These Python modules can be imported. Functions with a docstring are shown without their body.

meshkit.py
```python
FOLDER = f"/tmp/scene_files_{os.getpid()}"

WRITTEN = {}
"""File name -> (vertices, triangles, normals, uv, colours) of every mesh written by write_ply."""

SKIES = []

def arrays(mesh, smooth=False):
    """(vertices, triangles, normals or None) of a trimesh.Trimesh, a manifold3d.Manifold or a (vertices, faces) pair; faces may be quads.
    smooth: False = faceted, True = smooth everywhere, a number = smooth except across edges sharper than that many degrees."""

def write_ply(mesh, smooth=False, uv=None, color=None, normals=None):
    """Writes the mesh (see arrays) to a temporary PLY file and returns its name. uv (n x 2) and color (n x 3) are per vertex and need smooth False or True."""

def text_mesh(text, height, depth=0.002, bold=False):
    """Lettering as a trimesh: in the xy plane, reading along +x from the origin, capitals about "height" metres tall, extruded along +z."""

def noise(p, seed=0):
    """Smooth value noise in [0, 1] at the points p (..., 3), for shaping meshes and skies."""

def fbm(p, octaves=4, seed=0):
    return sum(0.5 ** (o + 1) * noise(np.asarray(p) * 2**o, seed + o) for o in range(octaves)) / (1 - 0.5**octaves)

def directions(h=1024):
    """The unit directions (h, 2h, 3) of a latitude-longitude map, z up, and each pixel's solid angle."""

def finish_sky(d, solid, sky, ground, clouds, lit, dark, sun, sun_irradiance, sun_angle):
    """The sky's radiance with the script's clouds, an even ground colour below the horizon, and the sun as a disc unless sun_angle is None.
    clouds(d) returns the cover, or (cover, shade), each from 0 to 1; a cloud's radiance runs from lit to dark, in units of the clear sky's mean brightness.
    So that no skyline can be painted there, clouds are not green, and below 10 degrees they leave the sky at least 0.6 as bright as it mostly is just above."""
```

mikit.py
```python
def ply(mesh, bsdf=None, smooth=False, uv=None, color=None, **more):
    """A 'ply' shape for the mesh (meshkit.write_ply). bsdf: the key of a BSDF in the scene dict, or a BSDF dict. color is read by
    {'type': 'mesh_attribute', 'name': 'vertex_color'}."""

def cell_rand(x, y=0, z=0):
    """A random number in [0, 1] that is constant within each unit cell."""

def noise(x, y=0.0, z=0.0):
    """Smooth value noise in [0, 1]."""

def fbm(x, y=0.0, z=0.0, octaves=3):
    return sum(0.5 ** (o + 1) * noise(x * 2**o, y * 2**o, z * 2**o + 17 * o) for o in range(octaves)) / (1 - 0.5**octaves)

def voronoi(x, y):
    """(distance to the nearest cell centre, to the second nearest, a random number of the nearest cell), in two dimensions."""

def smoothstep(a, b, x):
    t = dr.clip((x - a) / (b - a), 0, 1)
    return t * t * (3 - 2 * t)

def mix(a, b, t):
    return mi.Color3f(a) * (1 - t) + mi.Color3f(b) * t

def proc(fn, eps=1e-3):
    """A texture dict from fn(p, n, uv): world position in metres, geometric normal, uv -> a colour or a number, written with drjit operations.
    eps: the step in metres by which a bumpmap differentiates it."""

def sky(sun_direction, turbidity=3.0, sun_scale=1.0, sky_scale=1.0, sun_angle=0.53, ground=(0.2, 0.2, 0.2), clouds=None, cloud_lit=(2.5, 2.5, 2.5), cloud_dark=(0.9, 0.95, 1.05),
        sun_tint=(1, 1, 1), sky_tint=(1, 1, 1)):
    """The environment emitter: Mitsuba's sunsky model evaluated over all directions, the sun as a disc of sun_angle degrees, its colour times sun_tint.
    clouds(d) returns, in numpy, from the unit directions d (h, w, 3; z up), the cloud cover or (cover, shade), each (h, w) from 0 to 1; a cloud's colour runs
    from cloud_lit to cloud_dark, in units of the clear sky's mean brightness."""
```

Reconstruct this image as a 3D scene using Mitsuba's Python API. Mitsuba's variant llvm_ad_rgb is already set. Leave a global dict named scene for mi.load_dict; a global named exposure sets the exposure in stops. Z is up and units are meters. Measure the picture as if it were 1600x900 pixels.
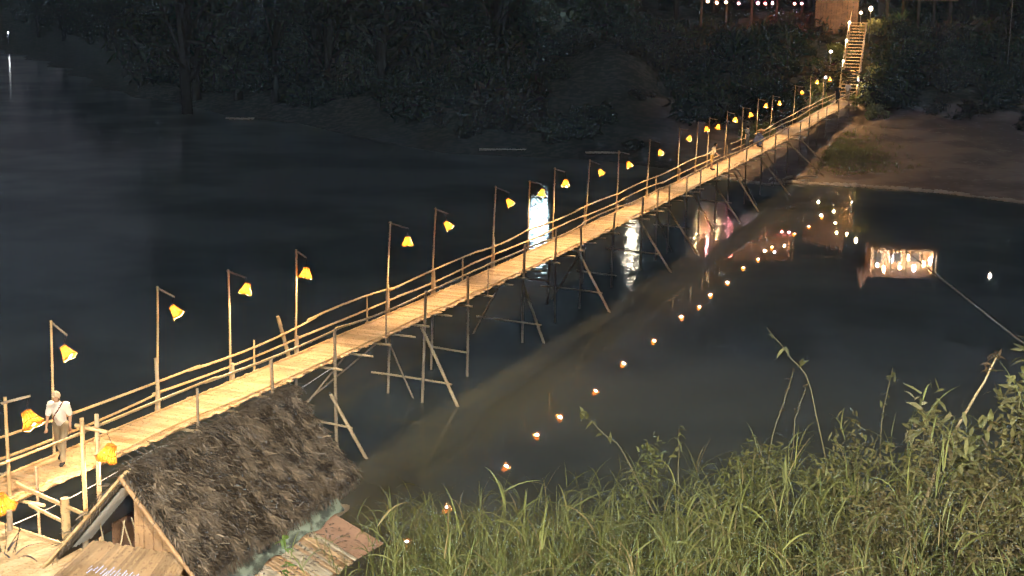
import math, random
import numpy as np, trimesh, mitsuba as mi, drjit as dr, manifold3d as m3
import mikit, meshkit
from mikit import proc, noise, fbm, smoothstep, mix, voronoi, cell_rand, ply

T = mi.ScalarTransform4f
rng = np.random.default_rng(7)
random.seed(7)
scene, labels = {}, {}
W = 1 / 16                      # one "white" in scene units: exposure is +4 stops
exposure = 4.0

# ---------------------------------------------------------------- camera, sky
TILT, ROLL = math.radians(11.58), math.radians(1.01)
fwd = np.array([0, math.cos(TILT), -math.sin(TILT)])
right0, up0 = np.array([1.0, 0, 0]), np.array([0, math.sin(TILT), math.cos(TILT)])
cam_up = up0 * math.cos(ROLL) - right0 * math.sin(ROLL)
scene['air'] = {'type': 'homogeneous', 'albedo': {'type': 'rgb', 'value': [0.95, 0.95, 0.95]}, 'sigma_t': {'type': 'rgb', 'value': [0.00016, 0.00026, 0.00043]}}
scene['camera'] = {'type': 'perspective', 'medium': {'type': 'ref', 'id': 'air'}, 'fov_axis': 'x', 'fov': 2 * math.degrees(math.atan(800 / 2300)),
                   'near_clip': 0.3, 'far_clip': 3000.0,
                   'to_world': T().look_at(origin=[0, 0, 14], target=[0, float(fwd[1] * 50), float(14 + fwd[2] * 50)], up=cam_up.tolist())}
SKY = 0.052
scene['sky'] = {**mikit.sky([-0.6, 0.5, 0.3], turbidity=3, sun_scale=0.0, sky_scale=SKY, clouds=lambda d: (1.0 + 0 * d[..., 2], 0.25 + 0.5 * meshkit.fbm(d * 3, 3)),
                            cloud_lit=(0.92, 0.98, 1.28), cloud_dark=(0.72, 0.80, 1.08), ground=(0.05, 0.05, 0.05)), 'sampling_weight': 2.5}
LANTERN_I = 49.0                # candela of one lantern bulb, in units of W
FLOOD_I = 11500.0                # of each flood lamp on the terrace behind the viewer

# ---------------------------------------------------------------- materials
def C(r, g, b): return {'type': 'rgb', 'value': [float(r), float(g), float(b)]}
def bsdf(key, d):
    scene[key] = d
    return key
def rough(key, tex, alpha=0.6, spec=0.3):
    return bsdf(key, {'type': 'twosided', 'nested': {'type': 'principled', 'base_color': tex, 'roughness': alpha, 'specular': spec}})
def emit(r, g, b, s, w=1.0):
    return {'type': 'area', 'radiance': C(r * s * W, g * s * W, b * s * W), 'sampling_weight': float(w)}

def wood_fn(a, b, c, sx=3.0, sy=3.0, sz=3.0):
    def f(p, n, uv):
        t = fbm(p.x * sx, p.y * sx, p.z * sz, 3)
        k = noise(p.x * 23, p.y * 23, p.z * 23)
        return mix(mix(a, b, smoothstep(0.3, 0.7, t)), c, smoothstep(0.62, 0.9, k) * 0.6)
    return f
rough('m_slat', proc(wood_fn((0.60, 0.43, 0.26), (0.49, 0.34, 0.195), (0.32, 0.20, 0.10), 1.1)), 0.55)
rough('m_slat_b', proc(wood_fn((0.53, 0.38, 0.225), (0.43, 0.30, 0.17), (0.28, 0.185, 0.10), 1.7)), 0.6)
rough('m_slat_c', proc(wood_fn((0.65, 0.48, 0.30), (0.55, 0.39, 0.235), (0.38, 0.25, 0.13), 1.4)), 0.5)
rough('m_mat', C(0.34, 0.23, 0.12), 0.8)
rough('m_rail', proc(wood_fn((0.58, 0.44, 0.25), (0.46, 0.32, 0.17), (0.30, 0.20, 0.11), 1.3)), 0.4, 0.5)
rough('m_post', proc(wood_fn((0.34, 0.275, 0.205), (0.25, 0.20, 0.15), (0.14, 0.11, 0.085), 2.0)), 0.6)
rough('m_pale', proc(wood_fn((0.50, 0.41, 0.28), (0.40, 0.31, 0.21), (0.24, 0.18, 0.12), 2.0)), 0.5)
rough('m_debris', C(0.50, 0.42, 0.32), 0.8)
rough('m_cord', C(0.03, 0.025, 0.02), 0.7)
rough('m_wire', C(0.45, 0.45, 0.45), 0.5)
rough('m_metal', C(0.12, 0.12, 0.12), 0.5)
bsdf('m_shade', {'type': 'principledthin', 'base_color': C(0.0255, 0.0088, 0.0012), 'roughness': 0.7, 'diff_trans': 1.0, 'spec_trans': 0.0})
rough('m_wicker', C(0.22, 0.11, 0.035), 0.7)
scene['m_bulb'] = {'type': 'diffuse', 'reflectance': C(0.5, 0.4, 0.3)}

def earth(p, n, uv):
    t = fbm(p.x * 0.5, p.y * 0.5, p.z * 0.5, 4)
    k = noise(p.x * 5, p.y * 5, p.z * 5)
    return mix(mix((0.10, 0.075, 0.05), (0.055, 0.05, 0.03), smoothstep(0.35, 0.65, t)), (0.15, 0.12, 0.08), smoothstep(0.7, 0.95, k) * 0.5)
rough('m_earth', proc(earth), 0.95, 0.1)
def sand(p, n, uv):
    t = fbm(p.x * 0.35, p.y * 0.35, 0.0, 4)
    k = fbm(p.x * 2.5, p.y * 2.5, p.z * 2, 3)
    s = mix((0.30, 0.22, 0.155), (0.19, 0.135, 0.095), smoothstep(0.35, 0.7, t))
    s = mix(s, (0.36, 0.28, 0.20), smoothstep(0.6, 0.8, k) * 0.5)
    up = dr.maximum(smoothstep(3.0, 4.4, p.z + (t - 0.5) * 2), smoothstep(18.0, 10.0, p.x + (t - 0.5) * 6))
    green = mix((0.030, 0.034, 0.018), (0.055, 0.044, 0.028), smoothstep(0.4, 0.65, k))
    return mix(s, green, up)
rough('m_bank', proc(sand), 0.95, 0.1)

def ripple(p, n, uv):
    side = p.x - (0.388 * p.y - 22.3)                      # metres to the right (downstream) of the bridge
    up = smoothstep(3.0, -2.0, side) * smoothstep(34.0, 48.0, p.y)
    pier = smoothstep(4.5, 1.5, dr.abs(side - 0.6)) * smoothstep(50.0, 58.0, p.y) * smoothstep(112.0, 90.0, p.y) * smoothstep(0.42, 0.6, fbm(p.x * 0.22, p.y * 0.22, 5.0, 2))
    amp = 0.00005 + 0.0006 * smoothstep(62.0, 76.0, p.y) * smoothstep(5.0, 12.0, side) + 0.0085 * up + 0.005 * pier
    a = fbm(p.x * 1.3 + 3, p.y * 2.2, 0.0, 3) + 0.35 * noise(p.x * 6.0, p.y * 8.0)
    return amp * a
def murk(p, n, uv):
    t = fbm(p.x * 0.12, p.y * 0.12, 0.0, 4)
    return mix((0.084, 0.090, 0.064), (0.045, 0.050, 0.038), smoothstep(0.3, 0.7, t))
scene['m_water'] = {'type': 'twosided', 'nested': {'type': 'bumpmap', 'arbitrary': {**proc(ripple, 0.01)}, 'scale': 1.0,
                    'nested': {'type': 'plastic', 'int_ior': 1.333, 'diffuse_reflectance': proc(murk), 'nonlinear': False}}}

def leafmat(key, trans=0.7, rough_=0.8):
    bsdf(key, {'type': 'principledthin', 'base_color': {'type': 'mesh_attribute', 'name': 'vertex_color'}, 'roughness': rough_, 'diff_trans': trans, 'spec_trans': 0.0, 'eta': 1.4})
leafmat('m_leaf')
rough('m_deadstalk', proc(wood_fn((0.30, 0.25, 0.15), (0.22, 0.18, 0.11), (0.13, 0.10, 0.07), 5.0)), 0.8)
rough('m_bark', C(0.032, 0.027, 0.021), 0.9)
rough('m_stem', C(0.12, 0.11, 0.06), 0.8)
bsdf('m_thatch', {'type': 'twosided', 'nested': {'type': 'principled', 'base_color': {'type': 'mesh_attribute', 'name': 'vertex_color'}, 'roughness': 0.85, 'specular': 0.15}})
rough('m_thatch_base', C(0.045, 0.035, 0.027), 0.95)

# ---------------------------------------------------------------- helpers
def key_of(name):
    if name not in used: used.add(name); return name
    i = 1
    while f'{name}_{i:03d}' in used: i += 1
    used.add(f'{name}_{i:03d}'); return f'{name}_{i:03d}'
used = set()
def thing(name, label=None, cat=None, group=None, kind=None):
    k = key_of(name)
    d = {}
    if label: d['label'] = label
    if cat: d['category'] = cat
    if group: d['group'] = group
    if kind: d['kind'] = kind
    if d: labels[k] = d
    return k
def part(parent, name, mesh, mat, smooth=False, label=None, kind=None, **more):
    k = key_of(f'{parent}__{name}')
    scene[k] = ply(mesh, mat, smooth, **more)
    d = {}
    if label: d['label'] = label
    if kind: d['kind'] = kind
    if d: labels[k] = d
    return k
def solo(name, mesh, mat, label=None, cat=None, group=None, kind=None, smooth=False, **more):
    k = thing(name, label, cat, group, kind)
    scene[k] = ply(mesh, mat, smooth, **more)
    return k
V = lambda *a: np.array(a, float)
cat_ = trimesh.util.concatenate

def tube(pts, r, sides=7, caps=True):
    p = np.asarray(pts, float); n = len(p)
    r = np.broadcast_to(r, (n,))
    t = np.gradient(p, axis=0); t /= np.linalg.norm(t, axis=1, keepdims=True) + 1e-12
    ref = V(0, 0, 1) if abs(t[0][2]) < 0.9 else V(1, 0, 0)
    a = np.cross(t, ref); a /= np.linalg.norm(a, axis=1, keepdims=True) + 1e-12
    b = np.cross(t, a)
    ang = np.arange(sides) * 2 * np.pi / sides
    v = p[:, None] + r[:, None, None] * (np.cos(ang)[None, :, None] * a[:, None] + np.sin(ang)[None, :, None] * b[:, None])
    i, j = np.meshgrid(np.arange(n - 1), np.arange(sides), indexing='ij')
    j2 = (j + 1) % sides
    q = np.stack([i * sides + j, (i + 1) * sides + j, (i + 1) * sides + j2, i * sides + j2], -1).reshape(-1, 4)
    f = np.vstack([q[:, [0, 2, 1]], q[:, [0, 3, 2]]])
    v = v.reshape(-1, 3)
    if caps:
        v = np.vstack([v, p[:1], p[-1:]])
        k = np.arange(sides); k2 = (k + 1) % sides; m = n * sides; e = (n - 1) * sides
        f = np.vstack([f, np.stack([np.full(sides, m), k2, k], 1), np.stack([np.full(sides, m + 1), e + k, e + k2], 1)])
    return trimesh.Trimesh(v, f, process=False)

def cane(a, b, r, wob=0.012, node=0.34, sides=7, taper=0.9, seed=None):
    """a bamboo pole from a to b: slight bow, nodes as small rings"""
    a, b = V(*a), V(*b)
    L = np.linalg.norm(b - a); n = max(2, int(L / node))
    g = np.random.default_rng(seed if seed is not None else int(abs(a @ V(13.1, 7.7, 3.3) + b @ V(5.9, 11.3, 2.1)) * 1000) % 2**31)
    bow = g.normal(0, wob, 3) * L
    s, rr = [0.0], [r]
    for k in range(1, n):
        c = k / n + g.uniform(-0.1, 0.1) / n
        d = 0.018 / L
        s += [c - d, c, c + d]; rr += [r * (1 - (1 - taper) * c)] ; rr += [r * 1.13 * (1 - (1 - taper) * c), r * (1 - (1 - taper) * c)]
    s.append(1.0); rr.append(r * taper)
    s = np.array(s); p = a + (b - a) * s[:, None] + (4 * s * (1 - s))[:, None] * bow
    return tube(p, np.array(rr), sides)

def box(c, sz, ax=None):
    m = trimesh.creation.box(sz)
    if ax is not None: m.vertices = m.vertices @ np.asarray(ax)      # rows of ax: local axes
    m.vertices += np.asarray(c, float)
    return m
def hexbox(p):
    """solid from 4 top corners and 4 bottom corners (same winding)"""
    v = np.asarray(p, float)
    f = [[0, 1, 2], [0, 2, 3], [4, 6, 5], [4, 7, 6]]
    for k in range(4):
        k2 = (k + 1) % 4
        f += [[k, k + 4, k2 + 4], [k, k2 + 4, k2]]
    m = trimesh.Trimesh(v, f, process=False); trimesh.repair.fix_normals(m)
    return m
def plank(a, b, w, t, up=(0, 0, 1), round_=False):
    """a board from a to b, w wide, t thick (up = its face normal)"""
    a, b = V(*a), V(*b); d = b - a; L = np.linalg.norm(d); d /= L
    s = np.cross(up, d); s /= np.linalg.norm(s); u = np.cross(d, s)
    prof = [(-0.5, 0), (-0.36, 0.7), (0, 1), (0.36, 0.7), (0.5, 0), (0, -0.15)] if round_ else [(-0.5, -0.5), (-0.5, 0.35), (-0.42, 0.5), (0.42, 0.5), (0.5, 0.35), (0.5, -0.5)]
    pr = np.array([[x * w, y * t] for x, y in prof]); n = len(pr)
    v = np.vstack([a + pr[:, :1] * s + pr[:, 1:] * u, b + pr[:, :1] * s + pr[:, 1:] * u])
    f = []
    for k in range(n):
        k2 = (k + 1) % n; f += [[k, k2, k2 + n], [k, k2 + n, k + n]]
    for k in range(1, n - 1): f += [[0, k + 1, k], [n, n + k, n + k + 1]]
    m = trimesh.Trimesh(v, f, process=False); trimesh.repair.fix_normals(m)
    return m

# ---------------------------------------------------------------- terrain and water
SHORE = np.array([(-420, 420), (-220, 345), (-104, 300.9), (-75.5, 248), (-52, 195), (-29.9, 156), (-21.4, 149), (-14, 136), (-5.6, 124.7), (6.7, 121.9), (13, 116.2), (18.5, 107.2), (20.4, 109), (25.7, 107.3), (31, 104.6), (35, 100.3), (80, 82), (200, 55), (420, 30)], float)
def shore_dist(x, y):
    p = np.stack([x, y], -1).astype(float); best = np.full(x.shape, 1e9)
    for a, b in zip(SHORE[:-1], SHORE[1:]):
        d = b - a; t = np.clip(((p - a) @ d) / (d @ d), 0, 1)
        best = np.minimum(best, np.linalg.norm(p - a - t[..., None] * d, axis=-1))
    return best * np.where(y > np.interp(x, SHORE[:, 0], SHORE[:, 1]), 1, -1)
def sst(a, b, x):
    t = np.clip((x - a) / (b - a), 0, 1); return t * t * (3 - 2 * t)
def far_z(x, y):
    s = shore_dist(x, y)
    steep = np.interp(s, [-30, 0, 3, 12, 30, 45, 75, 150, 420], [-3, 0, 0.7, 3.3, 8.8, 11.8, 13.5, 38, 130])
    sandy = np.interp(s, [-30, 0, 10, 22, 30, 44, 52, 60, 85, 160, 420], [-2, 0, 0.8, 2.0, 2.9, 7.6, 10.8, 11.9, 13.5, 36, 130])
    wide = np.interp(s, [-30, 0, 30, 52, 60, 85, 110, 180, 420], [-2, 0, 1.7, 2.6, 5.5, 12.0, 14, 36, 130])
    low = np.interp(s, [-30, 0, 8, 40, 120, 420], [-2, 0, 1.6, 5, 8, 14])
    z = steep + (sandy - steep) * sst(9, 20, x)
    z = z + (wide - z) * sst(38, 56, x)
    z = z + (low - z) * sst(-30, -58, x - 0.0 * y)
    p = np.stack([x, y, 0 * x], -1)
    nz = (meshkit.fbm(p * 0.35, 4, 3) - 0.5) * 0.9 * np.clip(s / 10, 0.04, 1) + (meshkit.fbm(p * 0.06, 3, 5) - 0.5) * 5 * np.clip((s - 45) / 60, 0, 1)
    return z + nz
def sheet(xs, ys, fn):
    X, Y = np.meshgrid(xs, ys); Z = fn(X, Y); n, m = X.shape
    v = np.stack([X, Y, Z], -1).reshape(-1, 3)
    i, j = np.meshgrid(np.arange(n - 1), np.arange(m - 1), indexing='ij'); a = i * m + j
    q = np.stack([a, a + 1, a + m + 1, a + m], -1).reshape(-1, 4)
    return trimesh.Trimesh(v, np.vstack([q[:, [0, 1, 2]], q[:, [0, 2, 3]]]), process=False)
def grade(lo, hi, fine_lo, fine_hi, fine, coarse):
    return np.unique(np.concatenate([np.arange(lo, fine_lo, coarse), np.arange(fine_lo, fine_hi, fine), np.arange(fine_hi, hi + coarse, coarse)]))
xs, ys = grade(-420, 420, -40, 62, 0.8, 10), grade(30, 620, 92, 185, 0.8, 10)
fb = sheet(xs, ys, far_z)
keep = (fb.vertices[fb.faces][:, :, 2].max(1) > -1.0)
fb.update_faces(keep); fb.remove_unreferenced_vertices()
scene[thing('far_bank', 'sandy far bank rising into a dark overgrown slope', None, None, 'structure')] = ply(fb, 'm_bank', True)

def near_z(x, y):
    edge = 31.2 - 0.55 * np.clip(-x - 3.2, 0, 14) - 0.02 * np.clip(x - 3, 0, 50) ** 1.2
    s = edge - y
    z = np.interp(s, [-20, -4, 0, 6, 14, 30, 60], [-3, -1.2, 0, 1.5, 4.4, 11.6, 12.2])
    z = z + 1.5 * sst(1, 8, x) * sst(0, 6, s) * (1 - sst(20, 32, s))
    p = np.stack([x, y, 0 * x], -1)
    return z + (meshkit.fbm(p * 0.6, 3, 9) - 0.5) * 0.5 * np.clip(s, 0, 1)
nb = sheet(grade(-150, 150, -16, 20, 0.5, 8), grade(-120, 44, 8, 36, 0.5, 8), near_z)
scene[thing('near_bank', 'steep overgrown near bank below the viewer', None, None, 'structure')] = ply(nb, 'm_earth', True)
wat = sheet(grade(-900, 900, -60, 80, 20, 60), grade(-60, 900, 20, 140, 20, 60), lambda x, y: 0 * x)
scene[thing('river', 'calm dark silty river reflecting lanterns', None, None, 'structure')] = ply(wat, 'm_water', False)

# ---------------------------------------------------------------- bridge frame: u along it, w across (+ = right, towards the viewer), h above the deck
PC = [7.805670447879386e-06, -0.0020229583231653756, 0.5420308494621229, -26.308232352584024]
_Y = np.arange(16, 140.01, 0.02); _X = np.polyval(PC, _Y)
_S = np.concatenate([[0], np.cumsum(np.hypot(np.diff(_X), np.diff(_Y)))]); _S -= np.interp(24, _Y, _S)
_D = np.gradient(_X, _Y)
_Z = np.interp(_Y, [0, 98, 104, 113, 121.6, 128.5, 140], [2.85, 2.85, 2.88, 2.95, 3.2, 3.5, 3.95])
def fr(u):
    y = np.interp(u, _S, _Y); x = np.interp(u, _S, _X); d = np.interp(u, _S, _D); n = math.hypot(1, d)
    return V(x, y, np.interp(u, _S, _Z)), V(d / n, 1 / n, 0), V(1 / n, -d / n, 0)
def B(u, w, h=0.0):
    c, t, s = fr(u)
    return c + s * w + V(0, 0, h)
UMAX = float(_S[-1])
U0 = -7.0
HW = 0.70

bridge = thing('bamboo_bridge', 'long bamboo footbridge on thin posts crossing the dark river', 'bridge')
us = np.arange(U0, UMAX, 0.8)
def ribbon(us, w0, w1, h0, h1):
    v = []
    for u in us: v += [B(u, w0, h1), B(u, w1, h1), B(u, w1, h0), B(u, w0, h0)]
    f = []
    for k in range(len(us) - 1):
        a = 4 * k; b = a + 4
        for i in range(4):
            j = (i + 1) % 4; f += [[a + i, a + j, b + j], [a + i, b + j, b + i]]
    e = 4 * (len(us) - 1)
    f += [[0, 2, 1], [0, 3, 2], [e, e + 1, e + 2], [e, e + 2, e + 3]]
    m = trimesh.Trimesh(np.array(v), f, process=False); trimesh.repair.fix_normals(m); return m
deck = part(bridge, 'deck', ribbon(us, -HW + 0.03, HW - 0.03, -0.05, -0.022), 'm_mat')
rest, n_slat, u = [], 0, U0
g = np.random.default_rng(21)
while u < UMAX:
    wid = g.uniform(0.17, 0.22); uc = u + wid / 2
    longer = 0.09 if g.random() < 0.45 else 0.0
    yaw = g.normal(0, 0.025)
    m = plank(B(uc - yaw, -HW - g.uniform(-0.02, 0.05) - longer * g.random(), 0.0), B(uc + yaw, HW + g.uniform(-0.02, 0.06) + longer, g.uniform(-0.008, 0.01)), wid, 0.024 + g.uniform(0, 0.012), round_=True)
    if n_slat < 300 and u > 2.0: part(deck, 'slat', m, ('m_slat', 'm_slat_b', 'm_slat_c')[int(g.integers(3))], 35); n_slat += 1
    else: rest.append(m)
    u += wid + g.uniform(0.004, 0.016)
part(deck, 'far_slats', cat_(rest), 'm_slat', 35, kind='stuff')
for a in np.arange(U0, UMAX - 3, 4.6):                      # kerb poles lying along both deck edges, stringers under the deck
    for w in (-HW + 0.09, HW - 0.09):
        part(bridge, 'kerb_pole', cane(B(a - 0.2, w + g.normal(0, 0.02), 0.055), B(min(a + 4.6, UMAX), w + g.normal(0, 0.02), 0.06), 0.026, 0.004), 'm_rail', 50)
    for w in (-0.45, 0.45):
        part(bridge, 'stringer', cane(B(a - 0.3, w, -0.115), B(min(a + 4.8, UMAX), w, -0.115), 0.05, 0.002, sides=6), 'm_post', 50)
def rail(u0, u1, w, h, r, step):
    """a handrail of spliced canes, sagging and rising a little from splice to splice"""
    a = u0; pa = B(a, w + g.normal(0, 0.02), h + g.normal(0, 0.03)); turn = 0
    while a < u1 - 1:
        b = min(a + step * g.uniform(0.85, 1.15), u1); pb = B(b, w + g.normal(0, 0.03), h + g.normal(0, 0.045))
        d = (pb - pa) / np.linalg.norm(pb - pa); off = V(0, 0, 0.018 * (turn % 2))
        mid = B((a + b) / 2, w, 0) - (B(a, w, 0) + B(b, w, 0)) / 2
        s = np.linspace(0, 1, 9); k = 4 * s * (1 - s)
        bow = V(g.normal(0, 0.02), 0, g.normal(0.0, 0.05))
        q = (pa - d * 0.25) + (pb - pa + d * 0.5) * s[:, None] + k[:, None] * (mid + bow) + off
        part(bridge, 'handrail', tube(q, r * np.linspace(1.1, 0.9, 9), 7), 'm_rail', 50)
        a, pa, turn = b, pb, turn + 1
rail(U0, 78, -HW - 0.06, 0.86, 0.036, 6.5)
rail(82, 86.5, -HW - 0.06, 0.86, 0.036, 6)
rail(89.5, UMAX, -HW - 0.06, 0.86, 0.036, 6)
rail(U0, 79, -HW - 0.05, 0.47, 0.036, 7.0)
rail(82, UMAX, -HW - 0.05, 0.47, 0.033, 7.0)
rail(U0, UMAX, HW + 0.05, 0.93, 0.036, 6.0)

# supports. near-side posts: (u, lean along u, reach above deck, thick)
NEAR = [(2.0, 0, .9, .045), (7.9, 0, .62, .04), (13.9, .0, .92, .045), (17.4, 0, .9, .06), (20.97, 0.02, 1.0, .06), (24.36, 0, .95, .028), (27.27, -.05, 1.0, .058), (30.84, 0, .88, .055), (32.8, 0, .9, .025),
        (36.57, 0, 1.15, .06), (40.28, .04, 1.25, .05), (43.58, 0, .9, .055), (48.68, 0, .75, .055), (53.6, 0, .9, .06), (56.56, 0, .95, .05), (58.9, 0, .92, .055), (62.8, .02, .9, .05), (66.2, 0, .9, .05), (70.6, 0, .9, .05),
        (74.0, 0, .9, .05), (79.4, 0, .9, .05), (84.6, 0, .9, .05), (89.6, 0, .9, .05), (94.6, 0, .9, .05), (99.5, 0, .9, .05), (103.4, 0, .9, .05), (107.0, 0, .9, .05), (111.1, 0, .9, .05), (116.4, 0, .9, .05), (121.5, 0, .9, .05)]
def ground_at(p):
    if p[1] > 80: return max(far_z(np.array([p[0]]), np.array([p[1]]))[0], -0.8) - 0.2
    return max(near_z(np.array([p[0]]), np.array([p[1]]))[0], -0.9) - 0.2
for u_, lean, top, r in NEAR:
    foot = B(u_, HW + 0.09); foot[2] = 0
    foot[2] = ground_at(foot); foot += fr(u_)[1] * lean * 6
    if r < 0.035:
        part(bridge, 'rail_post', cane(B(u_, HW + 0.07, -0.25), B(u_, HW + 0.07, top), r, 0.004), 'm_post', 50)
    else:
        part(bridge, 'support_post', cane(foot, B(u_, HW + 0.09, top), r, 0.006, taper=0.85), 'm_post', 50)
    f2 = B(u_ + 0.3, -HW - 0.12); f2[2] = ground_at(f2)
    if u_ > 12 and r > .052 and int(u_ * 7) % 3: part(bridge, 'support_post', cane(f2, B(u_ + 0.3, -HW - 0.02, -0.06), r * 0.9, 0.006), 'm_post', 50)
    part(bridge, 'crossbeam', cane(B(u_ - 0.1, -HW - 0.25, -0.20), B(u_ - 0.1, HW + 0.22 + g.uniform(0, 0.3), -0.20), 0.048, 0.003), 'm_pale', 50)
for u_ in (35.0, 38.2, 42.0, 45.6, 47.0, 50.9, 51.9, 55.0, 57.8, 60.8, 64.5, 68.5, 72.4, 76.5, 82, 87, 92, 97, 22.7, 29.0, 15.7, 25.6):
    part(bridge, 'crossbeam', cane(B(u_, -HW - 0.3, -0.2), B(u_, HW + 0.18 + g.uniform(0, 0.35), -0.2), 0.04, 0.003), 'm_pale', 50)
for u_ in (26.0, 34.0, 48.9, 19.0, 62.0, 10.5, 5.0, 80.5):         # far rail posts between the lantern poles
    part(bridge, 'rail_post', cane(B(u_, -HW - 0.08, -0.3), B(u_, -HW - 0.08, 0.92), 0.035, 0.004), 'm_rail', 50)
# braces: raking props on the near side, cross ties near the water, thin rakers behind
def water(u_, w, z=-0.5): p = B(u_, w); p[2] = z; return p
for u_, h, wf, du in ((20.97, -1.0, 1.95, -0.15), (27.27, -0.25, 1.95, -0.2), (36.9, -0.6, 1.3, 0.0), (43.58, -0.2, 2.2, -0.1), (53.6, -0.3, 2.4, 0.2), (58.9, -0.3, 2.4, 0.6), (70.6, -0.5, 2.2, .8), (76.0, -0.3, 2.3, .6), (84.6, -0.3, 2.5, .8), (94.6, -0.1, 3.0, 1.0), (99.5, -0.3, 2.4, .5)):
    f = water(u_ + du, HW + wf); f[2] = ground_at(f)
    part(bridge, 'brace', cane(f, B(u_ - 0.12, HW + 0.0, h), 0.062, 0.004), 'm_pale', 50)
for u_, h, a, b in ((20.97, -1.95, -1.3, 1.45), (27.27, -2.1, -1.2, 1.85), (30.84, -1.9, -0.7, 0.85), (36.57, -2.0, -1.2, 1.6), (43.58, -2.0, -1.0, 1.9), (53.6, -1.9, -1.0, 1.7), (40.3, -1.0, -1.4, 0.6), (48.7, -2.2, -1.0, 1.0), (62.8, -2.0, -1, 1.1), (74.0, -2.0, -1, 1.1)):
    part(bridge, 'cross_tie', cane(B(u_ - 0.13, a, h + 0.06), B(u_ - 0.13, b, h - 0.02), 0.042, 0.005), 'm_pale', 50)
for ua, wa, ha, ub, wb in ((22.8, 0.3, -0.1, 20.2, -1.6), (24.4, 0.55, -0.12, 21.4, -2.6), (26.2, -0.3, -0.1, 27.6, 0.4), (38.2, -0.5, -0.2, 36.9, -1.8), (46.8, 0.2, -0.1, 44.6, -1.2), (58.2, 0, -.1, 60, 1.0), (66.5, 0, -.1, 68.5, 1.4), (79, 0, -.1, 80.5, 1.6), (88.5, .2, -.1, 90.5, 1.8)):
    f = water(ub, wb); part(bridge, 'brace', cane(f, B(ua, wa, ha), 0.034, 0.006), 'm_post', 50)
# leaning stub beside the fourth lantern pole
part(bridge, 'rail_post', cane(B(21.2, -HW - 0.16, -0.4), B(20.55, -HW - 0.22, 1.3), 0.065, 0.004), 'm_rail', 50, label='thick stub leaning left against the far handrail')
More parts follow.
